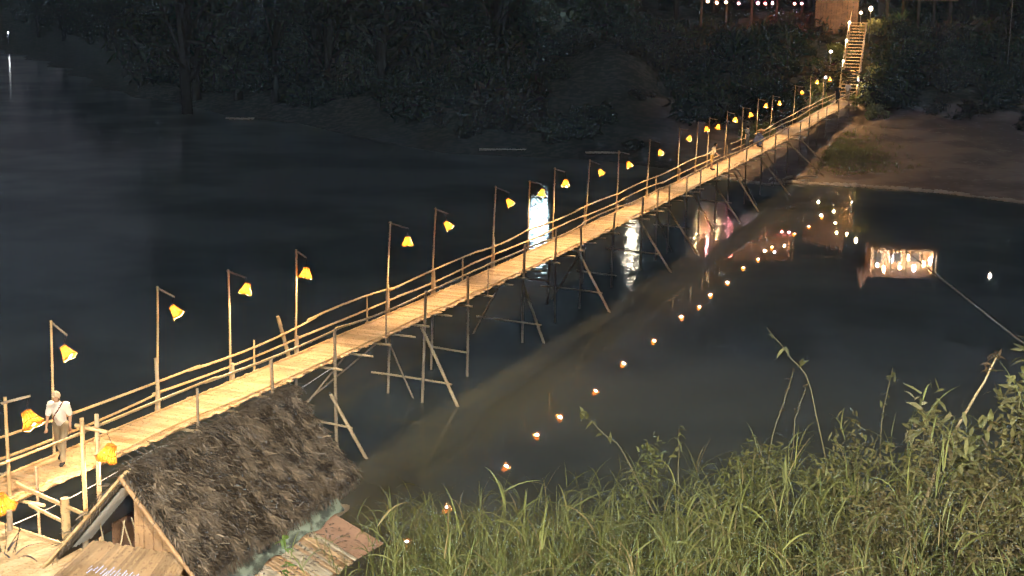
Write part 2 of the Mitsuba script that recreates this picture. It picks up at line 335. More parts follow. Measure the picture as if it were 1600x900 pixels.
# sagging cable along the near edge below the deck
pts = [B(u_, HW + 0.1, -0.16 - 0.30 * math.sin(math.pi * ((u_ - 3.5) / 8.6 % 1))) for u_ in np.arange(3.5, 21, 0.3)]
part(bridge, 'cable', tube(pts, 0.014, 5), 'm_wire', 60)

# ---------------------------------------------------------------- lanterns and their poles
LAMPS = [  # u, pole top, arm end, lantern centre
 [10.31, -10.83, 33.73, 6.05, -10.44, 33.56, 5.8, -10.44, 33.56, 5.4], [14.27, -9.19, 37.36, 6.16, -8.74, 37.17, 5.99, -8.7, 37.17, 5.62], [17.79, -7.98, 40.6, 6.0, -7.47, 40.39, 5.88, -7.44, 40.39, 5.57],
 [21.36, -6.55, 43.9, 6.02, -6.25, 43.77, 5.85, -6.25, 43.77, 5.39], [27.46, -4.18, 49.55, 6.02, -3.57, 49.31, 5.89, -3.57, 49.31, 5.45], [31.23, -2.82, 53.05, 6.0, -2.39, 52.88, 5.87, -2.37, 52.88, 5.45],
 [37.03, -0.71, 58.44, 6.11, -0.19, 58.24, 5.94, -0.16, 58.24, 5.56], [41.24, 0.68, 62.38, 5.85, 1.17, 62.19, 5.78, 1.21, 62.19, 5.42], [44.39, 1.82, 65.32, 6.06, 2.27, 65.14, 5.95, 2.31, 65.14, 5.46],
 [49.13, 3.6, 69.75, 5.95, 4.05, 69.59, 5.8, 4.13, 69.59, 5.43], [54.28, 5.3, 74.57, 5.88, 5.81, 74.38, 5.78, 5.83, 74.38, 5.26], [60.05, 7.37, 79.99, 5.94, 7.88, 79.8, 5.83, 7.93, 79.8, 5.31],
 [67.23, 9.7, 86.73, 5.97, 10.2, 86.54, 5.92, 10.26, 86.54, 5.44], [71.45, 11.26, 90.69, 5.98, 11.75, 90.51, 5.93, 11.77, 90.51, 5.65], [74.76, 12.37, 93.79, 6.0, 12.84, 93.62, 5.94, 12.9, 93.62, 5.5],
 [79.66, 14.15, 98.39, 6.05, 14.6, 98.22, 5.95, 14.66, 98.22, 5.57], [85.17, 15.95, 103.55, 5.97, 16.46, 103.36, 5.9, 16.48, 103.36, 5.5], [90.44, 17.81, 108.5, 6.21, 18.3, 108.31, 6.14, 18.36, 108.31, 5.77],
 [95.39, 19.68, 113.12, 6.14, 20.18, 112.92, 6.07, 20.16, 112.92, 5.63], [104.51, 22.95, 121.63, 6.42, 23.49, 121.41, 6.34, 23.46, 121.41, 5.92], [111.86, 25.52, 128.45, 6.73, 26.04, 128.24, 6.64, 26.06, 128.24, 6.37],
 [117.55, 27.73, 133.72, 6.34, 28.1, 133.5, 6.6, 28.25, 133.5, 6.3]]
STUB = {1: 1.45, 2: 0.5, 4: 1.05, 5: 0.9, 6: 1.25, 10: 0.35, 11: 0.4, 12: 0.75, 13: 0.3, 15: 0.3, 3: 0.55}   # short thick post the pole is lashed to: height above deck
# tilt in degrees: (about the line of sight, towards the viewer)
TILTS = [(-38, -14), (-40, 10), (14, 12), (6, 4), (0, 3), (-42, 6), (-34, -8), (12, 6), (4, 8), (-30, 6), (-24, 5), (-18, 8), (16, 4), (-12, 5), (14, 6), (10, 10), (-20, 0), (8, 5), (0, -10), (-14, 4), (6, 4), (0, 0)]
ORD = ['first', 'second', 'third', 'fourth', 'fifth', 'sixth', 'seventh', 'eighth', 'ninth', 'tenth', 'eleventh', 'twelfth', 'thirteenth', 'fourteenth', 'fifteenth', 'sixteenth', 'seventeenth', 'eighteenth', 'nineteenth', 'twentieth', 'twenty-first', 'twenty-second', 'twenty-third']
def shade_profile():
    return [(0.0, 0.09), (-0.09, 0.105), (-0.2, 0.145), (-0.30, 0.195), (-0.335, 0.205)]
def lantern(c, hang, tilt, label, group='lanterns along the bridge', size=1.0, weight=1.0, power=1.0, seed=0, detail=True):
    k = thing('lantern', label, 'lantern', group)
    gg = np.random.default_rng(seed + 50)
    prof = shade_profile(); n = 12
    ang = np.arange(n) * 2 * np.pi / n + gg.uniform(0, 1)
    sq = 1 + 0.10 * np.cos(4 * (ang - ang[0]))
    v = []
    for i, (z, r) in enumerate(prof):
        wav = (0.03 * np.cos(4 * (ang - ang[0]) + gg.uniform(0, 1)) + gg.normal(0, 0.006, n)) * (i / 4) ** 2
        v.append(np.stack([np.cos(ang) * r * sq, np.sin(ang) * r * sq, z + wav], 1))
    v.append(np.array([[0, 0, 0.012]]))
    vv = np.vstack(v)
    f = []
    for i in range(len(prof) - 1):
        for j in range(n):
            a, b = i * n + j, i * n + (j + 1) % n; f += [[a, a + n, b + n], [a, b + n, b]]
    top = len(prof) * n
    for j in range(n): f.append([top, j, (j + 1) % n])
    rx, ry = math.radians(tilt[0]), math.radians(tilt[1])
    Ry = np.array([[math.cos(rx), 0, math.sin(rx)], [0, 1, 0], [-math.sin(rx), 0, math.cos(rx)]])
    Rx = np.array([[1, 0, 0], [0, math.cos(ry), -math.sin(ry)], [0, math.sin(ry), math.cos(ry)]])
    Rm = Rx @ Ry
    place = lambda q: ((np.asarray(q) + V(0, 0, 0.17)) * size) @ Rm.T + V(*c)
    part(k, 'shade', trimesh.Trimesh(place(vv), f, process=False), 'm_shade', True)
    if detail:
        fr_ = []
        for i in (0, 2, 4):
            ring = np.vstack([v[i], v[i][:1]]) * V(1.02, 1.02, 1)
            fr_.append(tube(place(ring), 0.010 * size if i != 4 else 0.013 * size, 4, False))
        for j in range(0, n, 1):
            fr_.append(tube(place(np.array([v[i][j] for i in range(5)]) * V(1.015, 1.015, 1)), 0.0055 * size, 4, False))
        part(k, 'frame', cat_(fr_), 'm_wicker')
    tip = place([[0, 0, 0.012]])[0]
    part(k, 'cord', tube([V(*hang), (V(*hang) + tip) / 2 + V(0.01, 0, 0), tip], 0.006, 4), 'm_cord')
    bulb = place([[0, 0, -0.235]])[0]
    kk = key_of(f'{k}__bulb'); r = 0.085
    L = LANTERN_I * power / (math.pi * r * r)
    scene[kk] = {'type': 'sphere', 'center': bulb.tolist(), 'radius': r, 'bsdf': {'type': 'ref', 'id': 'm_bulb'}, 'emitter': emit(1.0, 0.67, 0.34, L, weight)}
    return k
for i, l in enumerate(LAMPS):
    u_ = l[0]; top, arm, c = V(*l[1:4]), V(*l[4:7]), V(*l[7:10])
    k = thing('lantern_pole', f'thin bamboo lantern pole with a short arm, {ORD[i + 1]} from the left end of the bridge', 'lamp post', 'lantern poles on the far side of the bridge')
    base = B(u_, -HW - 0.12, -0.35)
    part(k, 'pole', cane(base, top + (top - base) * 0.02, 0.042 if i < 12 else 0.045, 0.003, taper=0.75), 'm_rail', 50)
    d = arm - top
    if i < 21: part(k, 'arm', cane(top - d * 0.12 + V(0, 0.05, 0), arm + d * 0.04 + V(0, 0.05, 0), 0.03, 0.004, sides=6), 'm_post', 50)
    if i in STUB:
        side = 0.09 if i % 2 else 0.1
        part(k, 'stub_post', cane(B(u_ + 0.02, -HW - 0.12 + side, -0.5), B(u_ + 0.02, -HW - 0.12 + side * 0.7, STUB[i]), 0.062, 0.004), 'm_pale', 50)
    look = 'tilted' if abs(TILTS[i][0]) > 15 else 'upright bell-shaped'
    lantern(c, arm, (TILTS[i][0], -7 - 0.6 * abs(TILTS[i][1])), f'{look} glowing woven lantern, {ORD[i + 1]} from the left along the far rail', seed=i, size=0.93, detail=i < 14)

# the near-side poles at the left
k = thing('lantern_pole', 'bamboo lantern pole at the left edge, arm pointing up to the right', 'lamp post', None)
part(k, 'pole', cane((-10.93, 30.62, 0.6), (-10.86, 30.5, 5.16), 0.045, 0.002), 'm_rail', 50)
part(k, 'arm', cane((-10.93, 30.45, 5.03), (-10.30, 30.45, 5.21), 0.035, 0.004), 'm_post', 50)
lantern((-10.34, 30.5, 4.68), (-10.33, 30.47, 5.19), (-32, -18), 'big yellow lantern hanging by the left edge, left of the walker', None, size=1.12, seed=40)
k = thing('lantern_pole', 'pair of near-side bamboo posts with a crossbar holding a low orange lantern', 'lamp post')
part(k, 'pole', cane((-9.33, 30.9, 0.2), (-9.50, 31.4, 4.45), 0.06, 0.002), 'm_rail', 50)
part(k, 'pole', cane((-9.12, 31.2, 0.2), (-9.21, 31.55, 4.5), 0.062, 0.002), 'm_pale', 50)
part(k, 'arm', cane((-9.66, 31.4, 4.28), (-8.95, 31.42, 4.13), 0.05, 0.003), 'm_rail', 50)
lantern((-8.96, 31.5, 3.62), (-8.97, 31.43, 4.1), (22, -6), 'orange lantern hanging low from the crossbar above the thatched roof', None, size=1.12, seed=41)
lantern((-10.66, 29.5, 3.14), (-10.75, 29.5, 3.75), (-18, 10), 'orange lantern cut by the left edge above the landing', None, size=1.12, seed=42)
k = thing('lantern_pole', 'short post at the left edge carrying the lowest lantern', 'lamp post')
part(k, 'pole', cane((-10.95, 29.5, 0.2), (-10.95, 29.55, 3.85), 0.05, 0.002), 'm_post', 50)
part(k, 'arm', cane((-11.0, 29.5, 3.77), (-10.62, 29.5, 3.77), 0.03, 0.002), 'm_post', 50)

# ---------------------------------------------------------------- thatched hut by the landing
A0, RD, RW = V(-6.95, 25.40, 0), V(0.347, 0.938, 0), V(0.938, -0.347, 0)
def Hp(u, w, z): return A0 + RD * u + RW * w + V(0, 0, z)
LEN, EW, ZR, ZE = 6.15, 1.62, 5.27, 3.40
hut = thing('thatched_hut', 'small hut with a dark shaggy thatched roof beside the bridge landing', 'hut')
def slope(side, u0, u1, off=0.0, thick=0.10):
    n = V(*(RW * side * (ZR - ZE) + V(0, 0, EW))); n /= np.linalg.norm(n)
    t = [Hp(u0, 0, ZR) + n * off, Hp(u1, 0, ZR) + n * off, Hp(u1, side * EW, ZE) + n * off, Hp(u0, side * EW, ZE) + n * off]
    return hexbox(t + [q - n * thick for q in t]), n
sr, nr = slope(1, 0.02, LEN); sl, nl = slope(-1, 0.02, LEN)
roof = part(hut, 'roof', sr, 'm_thatch_base')
part(hut, 'roof', sl, 'm_thatch_base')
def blades(P, az, el, L, Wd, droop, seg, col, roll=None, tip=0.02):
    """curved tapering strips: P (n,3) feet, az/el start direction, droop total bend; returns mesh, colours"""
    n = len(P); az, el, L, Wd, droop = (np.broadcast_to(np.asarray(x, float), (n,)) for x in (az, el, L, Wd, droop))
    t = np.linspace(0, 1, seg + 1)
    pitch = el[:, None] - droop[:, None] * t[None, :] ** 1.3
    st = L[:, None] / seg
    dx = np.cos(pitch) * st; dz = np.sin(pitch) * st
    X = np.concatenate([np.zeros((n, 1)), np.cumsum(dx[:, :-1], 1)], 1); Z = np.concatenate([np.zeros((n, 1)), np.cumsum(dz[:, :-1], 1)], 1)
    ca, sa = np.cos(az)[:, None], np.sin(az)[:, None]
    ctr = P[:, None, :] + np.stack([X * ca, X * sa, Z], -1)
    wp = np.minimum(1, 0.35 + 3 * t) * np.maximum(tip, (1 - t) ** 0.8)
    if roll is None: roll = np.zeros(n)
    side = np.stack([-sa[:, 0] * np.cos(roll), ca[:, 0] * np.cos(roll), np.sin(roll)], -1)
    o = side[:, None, :] * (Wd[:, None, None] * wp[None, :, None] * 0.5)
    v = np.stack([ctr - o, ctr + o], 2).reshape(n, -1, 3)
    k = np.arange(seg) * 2
    f1 = np.concatenate([np.stack([k, k + 1, k + 3], 1), np.stack([k, k + 3, k + 2], 1)])
    m = v.shape[1]
    f = (f1[None] + (np.arange(n) * m)[:, None, None]).reshape(-1, 3)
    c = np.repeat(np.asarray(col, float), m, axis=0)
    return trimesh.Trimesh(v.reshape(-1, 3), f, process=False), c
def joinc(lst):
    ms = [m for m, c in lst]; return cat_(ms), np.vstack([c for m, c in lst])
g = np.random.default_rng(5)
def thatch(side, n, nrm):
    s = np.sort(g.random(n)) ** 0.9; u_ = g.uniform(-0.06, LEN + 0.06, n)
    slope_len = math.hypot(EW, ZR - ZE); down = V(*(RW * side * EW)) - V(0, 0, ZR - ZE); down /= np.linalg.norm(down)
    clump = meshkit.fbm(np.stack([u_ * 5.5, s * 3.6 * slope_len, 0 * s + side], -1), 3, 4)
    P = np.array([Hp(a, 0, ZR) for a in u_]) + (s * slope_len * 0.97 - 0.05)[:, None] * down + nrm * (0.01 + 0.13 * np.clip(clump[:, None] - .25, 0, 1) + 0.03 * g.random((n, 1)))
    az = math.atan2(down[1], down[0]) + g.normal(0, 0.6, n); el = math.asin(down[2]) + g.normal(0.26, 0.42, n)
    base = np.array([0.026, 0.019, 0.0145]); pale = np.array([0.29, 0.225, 0.170])
    k = np.clip(g.beta(1.1, 3.2, n) + (clump - 0.5) * 1.3, 0, 1)[:, None]
    return blades(P, az, el, g.uniform(0.08, 0.24, n), g.uniform(0.02, 0.062, n), g.normal(0.15, 0.25, n), 2, base * (1 - k) + pale * k, roll=g.normal(0, 0.5, n), tip=0.35)
tm, tc = joinc([thatch(1, 17000, nr), thatch(-1, 3000, nl)])
part(roof, 'thatch', tm, 'm_thatch', False, kind='stuff', color=tc)
ru = g.uniform(-0.1, LEN + 0.1, 900)
m, c = blades(np.array([Hp(a, g.normal(0, 0.05), ZR + g.uniform(0.02, 0.08)) for a in ru]), math.atan2(RW[1], RW[0]) + np.where(g.random(900) < 0.6, 0, math.pi) + g.normal(0, .35, 900), g.normal(0.0, 0.25, 900), g.uniform(0.2, 0.4, 900), g.uniform(0.02, 0.055, 900), 0.8, 3, np.array([[0.13, 0.10, 0.076]]) * g.uniform(.3, 1.5, (900, 1)), tip=0.35)
part(roof, 'ridge_cap', m, 'm_thatch', False, kind='stuff', color=c)
eu = np.sort(g.uniform(0, LEN, 700))                       # ragged eave fringe
m, c = blades(np.array([Hp(a, EW + g.normal(0, 0.03), ZE + g.uniform(0, 0.06)) for a in eu]), math.atan2(RW[1], RW[0]) + g.normal(0, .4, 700), -0.9 + g.normal(0, 0.25, 700), g.uniform(0.06, 0.2, 700), g.uniform(0.02, 0.05, 700), 0.3, 2, np.array([[0.11, 0.085, 0.064]]) * g.uniform(.3, 1.6, (700, 1)), tip=0.3)
part(roof, 'eave_fringe', m, 'm_thatch', False, kind='stuff', color=c)
fu = g.random(420)                                          # ragged front edge of the thatch
sd = np.where(g.random(420) < 0.6, 1, -1)
m, c = blades(np.array([Hp(0.02 + g.normal(0, .04), s_ * EW * a, ZR - (ZR - ZE) * a + 0.02) for s_, a in zip(sd, fu)]), math.atan2(-RD[1], -RD[0]) + g.normal(0, .7, 420), g.normal(-0.9, 0.4, 420), g.uniform(0.08, 0.22, 420), g.uniform(0.02, 0.05, 420), 0.4, 2, np.array([[0.12, 0.092, 0.07]]) * g.uniform(.4, 1.5, (420, 1)), tip=0.3)
part(roof, 'front_fringe', m, 'm_thatch', False, kind='stuff', color=c)
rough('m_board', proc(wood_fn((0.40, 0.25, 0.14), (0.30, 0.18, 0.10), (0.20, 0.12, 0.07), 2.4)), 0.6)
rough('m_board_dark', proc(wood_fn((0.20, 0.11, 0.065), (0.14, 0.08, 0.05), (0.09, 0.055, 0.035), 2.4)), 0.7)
rough('m_strip', proc(wood_fn((0.40, 0.27, 0.165), (0.29, 0.19, 0.115), (0.16, 0.105, 0.065), 2.0)), 0.45, 0.4)
rough('m_strip_b', proc(wood_fn((0.31, 0.21, 0.13), (0.23, 0.15, 0.09), (0.13, 0.085, 0.055), 2.6)), 0.5, 0.4)
rough('m_strip_grey', proc(wood_fn((0.42, 0.36, 0.29), (0.30, 0.25, 0.19), (0.17, 0.14, 0.11), 2.6)), 0.5, 0.4)
rough('m_rust', proc(wood_fn((0.33, 0.20, 0.145), (0.26, 0.155, 0.11), (0.16, 0.095, 0.07), 1.5)), 0.55)
part(hut, 'bargeboard', plank(Hp(-0.04, 0.10, ZR + 0.05), Hp(-0.04, -EW * 1.12, ZE - 0.21), 0.17, 0.05, up=(0, 0, 1)), 'm_rail', label='orange lit left bargeboard reaching down to the landing')
part(hut, 'bargeboard', cane(Hp(-0.10, -0.05, ZR - 0.06), Hp(-0.10, EW * 0.98, ZE - 0.03), 0.045, 0.004), 'm_board', 50)
wall = part(hut, 'gable_wall', box(Hp(0.60, 0.1, 2.86), (2.5, 0.05, 0.08), [RW, RD, (0, 0, 1)]), 'm_board')
def slope_z(w): return ZR - (ZR - ZE) / EW * abs(w) - 0.16
w = -0.22
while w < 1.34:
    wd = g.uniform(0.085, 0.11); part(wall, 'board', plank(Hp(0.55 + g.normal(0, .006), w + wd / 2, 2.75), Hp(0.55, w + wd / 2 + g.normal(0, .01), max(slope_z(w + wd / 2), 2.9)), wd, 0.02, up=tuple(-RD)), 'm_board'); w += wd + 0.008
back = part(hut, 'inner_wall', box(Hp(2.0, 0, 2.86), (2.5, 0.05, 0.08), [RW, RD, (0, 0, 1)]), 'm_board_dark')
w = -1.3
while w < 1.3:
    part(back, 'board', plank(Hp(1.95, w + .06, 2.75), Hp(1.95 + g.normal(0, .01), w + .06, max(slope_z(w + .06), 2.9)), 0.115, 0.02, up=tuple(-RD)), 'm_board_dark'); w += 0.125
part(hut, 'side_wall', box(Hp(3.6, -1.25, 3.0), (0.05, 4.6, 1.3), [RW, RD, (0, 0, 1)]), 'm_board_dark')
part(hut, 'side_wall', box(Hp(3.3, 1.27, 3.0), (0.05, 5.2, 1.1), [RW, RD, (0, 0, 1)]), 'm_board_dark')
part(hut, 'floor', box(Hp(3.0, 0, 2.68), (2.7, 6.6, 0.1), [RW, RD, (0, 0, 1)]), 'm_post')
for u_, w_ in ((0.5, -1.3), (0.5, 1.33), (3.0, -1.3), (3.0, 1.33), (5.7, -1.3), (5.7, 1.33)):
    part(hut, 'post', cane(Hp(u_, w_, 0.2), Hp(u_, w_, ZE + 0.2), 0.07, 0.002), 'm_post', 50)
bsdf('m_sheet', {'type': 'twosided', 'nested': {'type': 'principled', 'base_color': C(0.72, 0.76, 0.80), 'roughness': 0.32, 'metallic': 0.7}})
def corrug(p00, p10, p01, p11, waves, amp, n=40, m=6):
    a = np.linspace(0, 1, n)[:, None, None]; b = np.linspace(0, 1, m)[None, :, None]
    P = (1 - a) * (1 - b) * V(*p00) + a * (1 - b) * V(*p10) + (1 - a) * b * V(*p01) + a * b * V(*p11)
    nn = np.cross(V(*p10) - V(*p00), V(*p01) - V(*p00)); nn /= np.linalg.norm(nn)
    P = P + nn * (amp * np.sin(2 * np.pi * waves * a))
    i, j = np.meshgrid(np.arange(n - 1), np.arange(m - 1), indexing='ij'); k = i * m + j
    q = np.stack([k, k + m, k + m + 1, k + 1], -1).reshape(-1, 4); v = P.reshape(-1, 3)
    f = np.vstack([q[:, [0, 1, 2]], q[:, [0, 2, 3]]])
    N = len(v); f2 = f[:, ::-1] + N                          # 4 mm thick sheet
    return trimesh.Trimesh(np.vstack([v, v - nn * 0.004]), np.vstack([f, f2]), process=False)
part(hut, 'metal_sheet', corrug(Hp(0.05, -0.12, slope_z(0.12) - 0.06), Hp(0.62, -0.12, slope_z(0.12) - 0.06), Hp(0.05, -1.25, slope_z(1.25) - 0.06), Hp(0.62, -1.25, slope_z(1.25) - 0.06), 5, 0.018), 'm_sheet', True, label='pale metal sheet under the left roof slope')
# sagging cobweb-like roof battens seen in the open gable
for k_ in range(5):
    part(hut, 'batten', cane(Hp(0.5 + g.uniform(0, .8), -1.2 + .3 * k_, 2.9 + g.uniform(0.1, .3)), Hp(0.4 + g.uniform(0, .6), -0.9 + .2 * k_, 3.6 + g.uniform(0, .6)), 0.016, 0.02), 'm_pale', 50)
# awning over the front: split canes running down the slope
awn = part(hut, 'awning', hexbox([Hp(0.28, -0.95, 3.70), Hp(0.28, 1.12, 3.70), Hp(-1.25, 1.35, 3.10), Hp(-1.25, -1.25, 3.10), Hp(0.28, -0.95, 3.67), Hp(0.28, 1.12, 3.67), Hp(-1.25, 1.35, 3.07), Hp(-1.25, -1.25, 3.07)]), 'm_board')
nst = 34
for k_ in range(nst):
    t = (k_ + 0.5) / nst; wt, wb = -0.95 + 2.07 * t, -1.25 + 2.6 * t
    a_, b_ = Hp(0.28 + g.uniform(-.03, .06), wt, 3.705), Hp(-1.25 - g.uniform(0, .1), wb + g.normal(0, .006), 3.105)
    part(awn, 'split_cane', plank(a_, b_, 0.072, 0.03, up=(0.15, -0.3, 1), round_=True), ('m_strip', 'm_strip_b', 'm_strip')[int(g.integers(3))], 35)
rough('m_blueglint', C(0.50, 0.58, 0.95), 0.4)  # pale blue strokes imitate bluish highlights on the awning canes
strokes = []
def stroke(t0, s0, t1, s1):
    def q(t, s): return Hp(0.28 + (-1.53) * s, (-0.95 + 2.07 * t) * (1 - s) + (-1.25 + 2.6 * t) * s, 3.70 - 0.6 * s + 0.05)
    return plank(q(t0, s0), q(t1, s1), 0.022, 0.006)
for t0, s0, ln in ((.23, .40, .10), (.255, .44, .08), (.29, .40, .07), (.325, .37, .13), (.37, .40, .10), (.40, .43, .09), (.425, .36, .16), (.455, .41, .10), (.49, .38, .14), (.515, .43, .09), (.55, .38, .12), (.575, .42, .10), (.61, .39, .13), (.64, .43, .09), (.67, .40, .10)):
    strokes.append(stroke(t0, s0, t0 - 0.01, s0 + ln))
part(awn, 'glint_strokes', cat_(strokes), 'm_blueglint', label='row of pale blue strokes coloured in as highlights on the canes')
# lower roof on the right side, tarpaulin over the joint
lean = part(hut, 'lean_to', hexbox([Hp(-1.4, 1.42, 3.06), Hp(4.95, 1.42, 3.06), Hp(4.95, 2.62, 2.52), Hp(-1.4, 2.5, 2.52), Hp(-1.4, 1.42, 3.03), Hp(4.95, 1.42, 3.03), Hp(4.95, 2.62, 2.49), Hp(-1.4, 2.5, 2.49)]), 'm_board')
u_ = -1.4
while u_ < 4.0:
    wd = g.uniform(0.085, 0.12)
    part(lean, 'split_cane', plank(Hp(u_ + wd / 2, 1.40, 3.075), Hp(u_ + wd / 2 + g.normal(0, .012), 2.55 + g.uniform(0, .16), 2.525), wd, 0.04, up=(0.3, -0.1, 1), round_=True), ('m_strip', 'm_strip_grey', 'm_strip', 'm_strip_grey', 'm_board')[int(g.integers(5))], 35); u_ += wd + 0.004
part(lean, 'rusty_sheet', corrug(Hp(4.0, 1.38, 3.10), Hp(5.05, 1.38, 3.08), Hp(4.0, 2.70, 2.54), Hp(5.05, 2.78, 2.50), 12, 0.012, 60), 'm_rust', True, label='reddish rusty sheet at the rear end of the lower roof')
def debris_leaves(n, fn, scale=0.12):
    P = np.array([fn(g.random(), g.random()) for _ in range(n)])
    return blades(P, g.uniform(0, 6.28, n), g.normal(0.05, 0.2, n), g.uniform(0.5, 1.3, n) * scale, g.uniform(0.3, 0.5, n) * scale, 0.5, 2, np.array([[0.06, 0.045, 0.035]]) + g.random((n, 1)) * 0.06)
m, c = debris_leaves(260, lambda a, b: Hp(1.0 + 3.6 * a, 1.5 + 0.95 * b, 3.06 - 0.45 * b + 0.06))
part(lean, 'leaf_litter', m, 'm_thatch', False, kind='stuff', color=c)
bsdf('m_tarp', {'type': 'twosided', 'nested': {'type': 'principled', 'base_color': proc(lambda p, n, uv: mix((0.27, 0.32, 0.27), (0.07, 0.08, 0.07), smoothstep(0.36, 0.62, fbm(p.x * 3.5, p.y * 3.5, p.z * 5, 4)))), 'roughness': 0.4}})
a = np.linspace(-1.5, 5.35, 90); b = np.linspace(0, 1, 8)
AA, BB = np.meshgrid(a, b, indexing='ij')
P = A0 + RD * AA[..., None] + RW * (1.38 + 0.36 * BB + 0.03 * np.sin(AA * 2.1))[..., None]
P[..., 2] += 3.40 - 0.36 * BB ** 1.2 + 0.05 * np.sin(AA * 5 + BB * 3) * BB + 0.08 * (meshkit.fbm(np.stack([AA * 2.5, BB * 3, 0 * AA], -1), 3) - 0.5)
i, j = np.meshgrid(np.arange(89), np.arange(7), indexing='ij'); k_ = i * 8 + j
q = np.stack([k_, k_ + 8, k_ + 9, k_ + 1], -1).reshape(-1, 4); vv = P.reshape(-1, 3)
f = np.vstack([q[:, [0, 1, 2]], q[:, [0, 2, 3]]])
part(hut, 'tarpaulin', trimesh.Trimesh(np.vstack([vv, vv - V(0, 0, .006)]), np.vstack([f, f[:, ::-1] + len(vv)]), process=False), 'm_tarp', True, label='pale green tarpaulin along the right eave')

# ---------------------------------------------------------------- landing beside the hut
ld = thing('bamboo_landing', 'lit slatted landing between the hut and the left end of the bridge', 'platform')
E0, ED, EP = V(-11.9, 29.98, 2.80), V(0.838, -0.546, 0), V(-0.546, -0.838, 0)
part(ld, 'bearer', cane(E0 + EP * 0.25 + V(0, 0, -0.1), E0 + ED * 5.6 + EP * 0.25 + V(0, 0, -0.1), 0.06, 0.002), 'm_post', 50)
part(ld, 'bearer', cane(E0 + EP * 2.2 + V(0, 0, -0.1), E0 + ED * 5.6 + EP * 2.2 + V(0, 0, -0.1), 0.06, 0.002), 'm_post', 50)
s = 0.0
while s < 5.6:
    wd = g.uniform(0.12, 0.17)
    part(ld, 'slat', plank(E0 + ED * (s + wd / 2) - EP * g.uniform(0, .06), E0 + ED * (s + wd / 2 + g.normal(0, .01)) + EP * 4.0 + V(0, 0, g.normal(0, .005)), wd, 0.03, round_=True), ('m_slat', 'm_slat_b', 'm_slat_c')[int(g.integers(3))], 35); s += wd + 0.006
part(ld, 'kerb_pole', cane(E0 + EP * 0.1 + V(0, 0, .06), E0 + ED * 4.2 + EP * 0.1 + V(0, 0, .06), 0.035, 0.004), 'm_rail', 50)
part(ld, 'handrail', cane((-10.45, 29.75, 3.47), (-8.55, 28.45, 3.27), 0.05, 0.004), 'm_rail', 50)
part(ld, 'handrail', cane((-10.1, 29.5, 3.10), (-9.05, 28.75, 2.96), 0.045, 0.004), 'm_rail', 50)
part(ld, 'rail_post', cane((-9.13, 28.9, 0.1), (-9.15, 28.84, 3.50), 0.10, 0.002, taper=0.97), 'm_rail', 50, label='thick sawn rail post')
part(ld, 'rail_post', cane((-10.32, 28.6, 0.3), (-10.27, 28.75, 3.25), 0.07, 0.002), 'm_post', 50)
for s_ in (0.4, 1.8, 3.2, 4.6):
    for e_ in (0.25, 2.2): q = E0 + ED * s_ + EP * e_; part(ld, 'leg', cane((q[0], q[1], -0.5), q + V(0, 0, -0.12), 0.06, 0.003), 'm_post', 50)
wp = thing('withered_plant', 'withered plant with dark drooping blades and bare twigs at the bottom left corner', 'plant')
m, c = blades(np.array([[-10.05, 27.5, 2.5], [-10.0, 27.5, 2.5], [-9.9, 27.4, 2.5], [-9.75, 27.3, 2.6], [-9.6, 27.2, 2.5]]), [2.4, 1.2, 0.3, -0.4, 2.9], [1.25, 1.35, 1.2, 1.1, 1.3], [0.95, 0.8, 0.9, 0.8, 0.6], 0.12, [1.1, 1.9, 1.5, 2.1, 1.2], 8, np.array([[0.10, 0.09, 0.11]] * 5))
part(wp, 'blade', m, 'm_leaf', True, color=c)
for k_ in range(9): part(wp, 'twig', cane((-10.0 + g.normal(0, .08), 27.5, 2.3), (-10.05 + g.normal(0, .3), 27.6 + g.normal(0, .15), 3.2 + g.uniform(0, .4)), 0.008, 0.05, sides=4), 'm_bark')

# ---------------------------------------------------------------- people on the bridge
def skin(key, r, g_, b): return rough(key, C(r, g_, b), 0.6, 0.3)
skin('m_skin', 0.42, 0.25, 0.16)
rough('m_hair', C(0.02, 0.015, 0.012), 0.6)
def cloth(key, r, g_, b): bsdf(key, {'type': 'twosided', 'nested': {'type': 'principled', 'base_color': C(r, g_, b), 'roughness': 0.9, 'sheen': 0.3, 'specular': 0.2}})
cloth('m_white', 0.68, 0.64, 0.62); cloth('m_khaki', 0.30, 0.24, 0.16); cloth('m_cream', 0.66, 0.60, 0.46); cloth('m_mustard', 0.50, 0.34, 0.12); cloth('m_dark', 0.035, 0.04, 0.05)
cloth('m_denim', 0.12, 0.15, 0.27); cloth('m_cap', 0.50, 0.40, 0.29); cloth('m_strap', 0.16, 0.07, 0.05); cloth('m_shoe', 0.03, 0.03, 0.035); cloth('m_straw', 0.58, 0.36, 0.15)
def hullb(a, ra, b, rb, n=14):
    sa = m3.Manifold.sphere(float(ra), n).translate([float(x) for x in a]); sb = m3.Manifold.sphere(float(rb), n).translate([float(x) for x in b])
    return m3.Manifold.batch_hull([sa, sb])
def ell(c, r, n=20): return m3.Manifold.sphere(1.0, n).scale([float(x) for x in r]).translate([float(x) for x in c])
def fuse(parts_, ref=0.03, it=6):
    m = m3.Manifold.batch_boolean(parts_, m3.OpType.Add)
    m = m.refine_to_length(ref).to_mesh()
    t = trimesh.Trimesh(m.vert_properties[:, :3], m.tri_verts, process=True)
    trimesh.smoothing.filter_taubin(t, iterations=it)
    return t
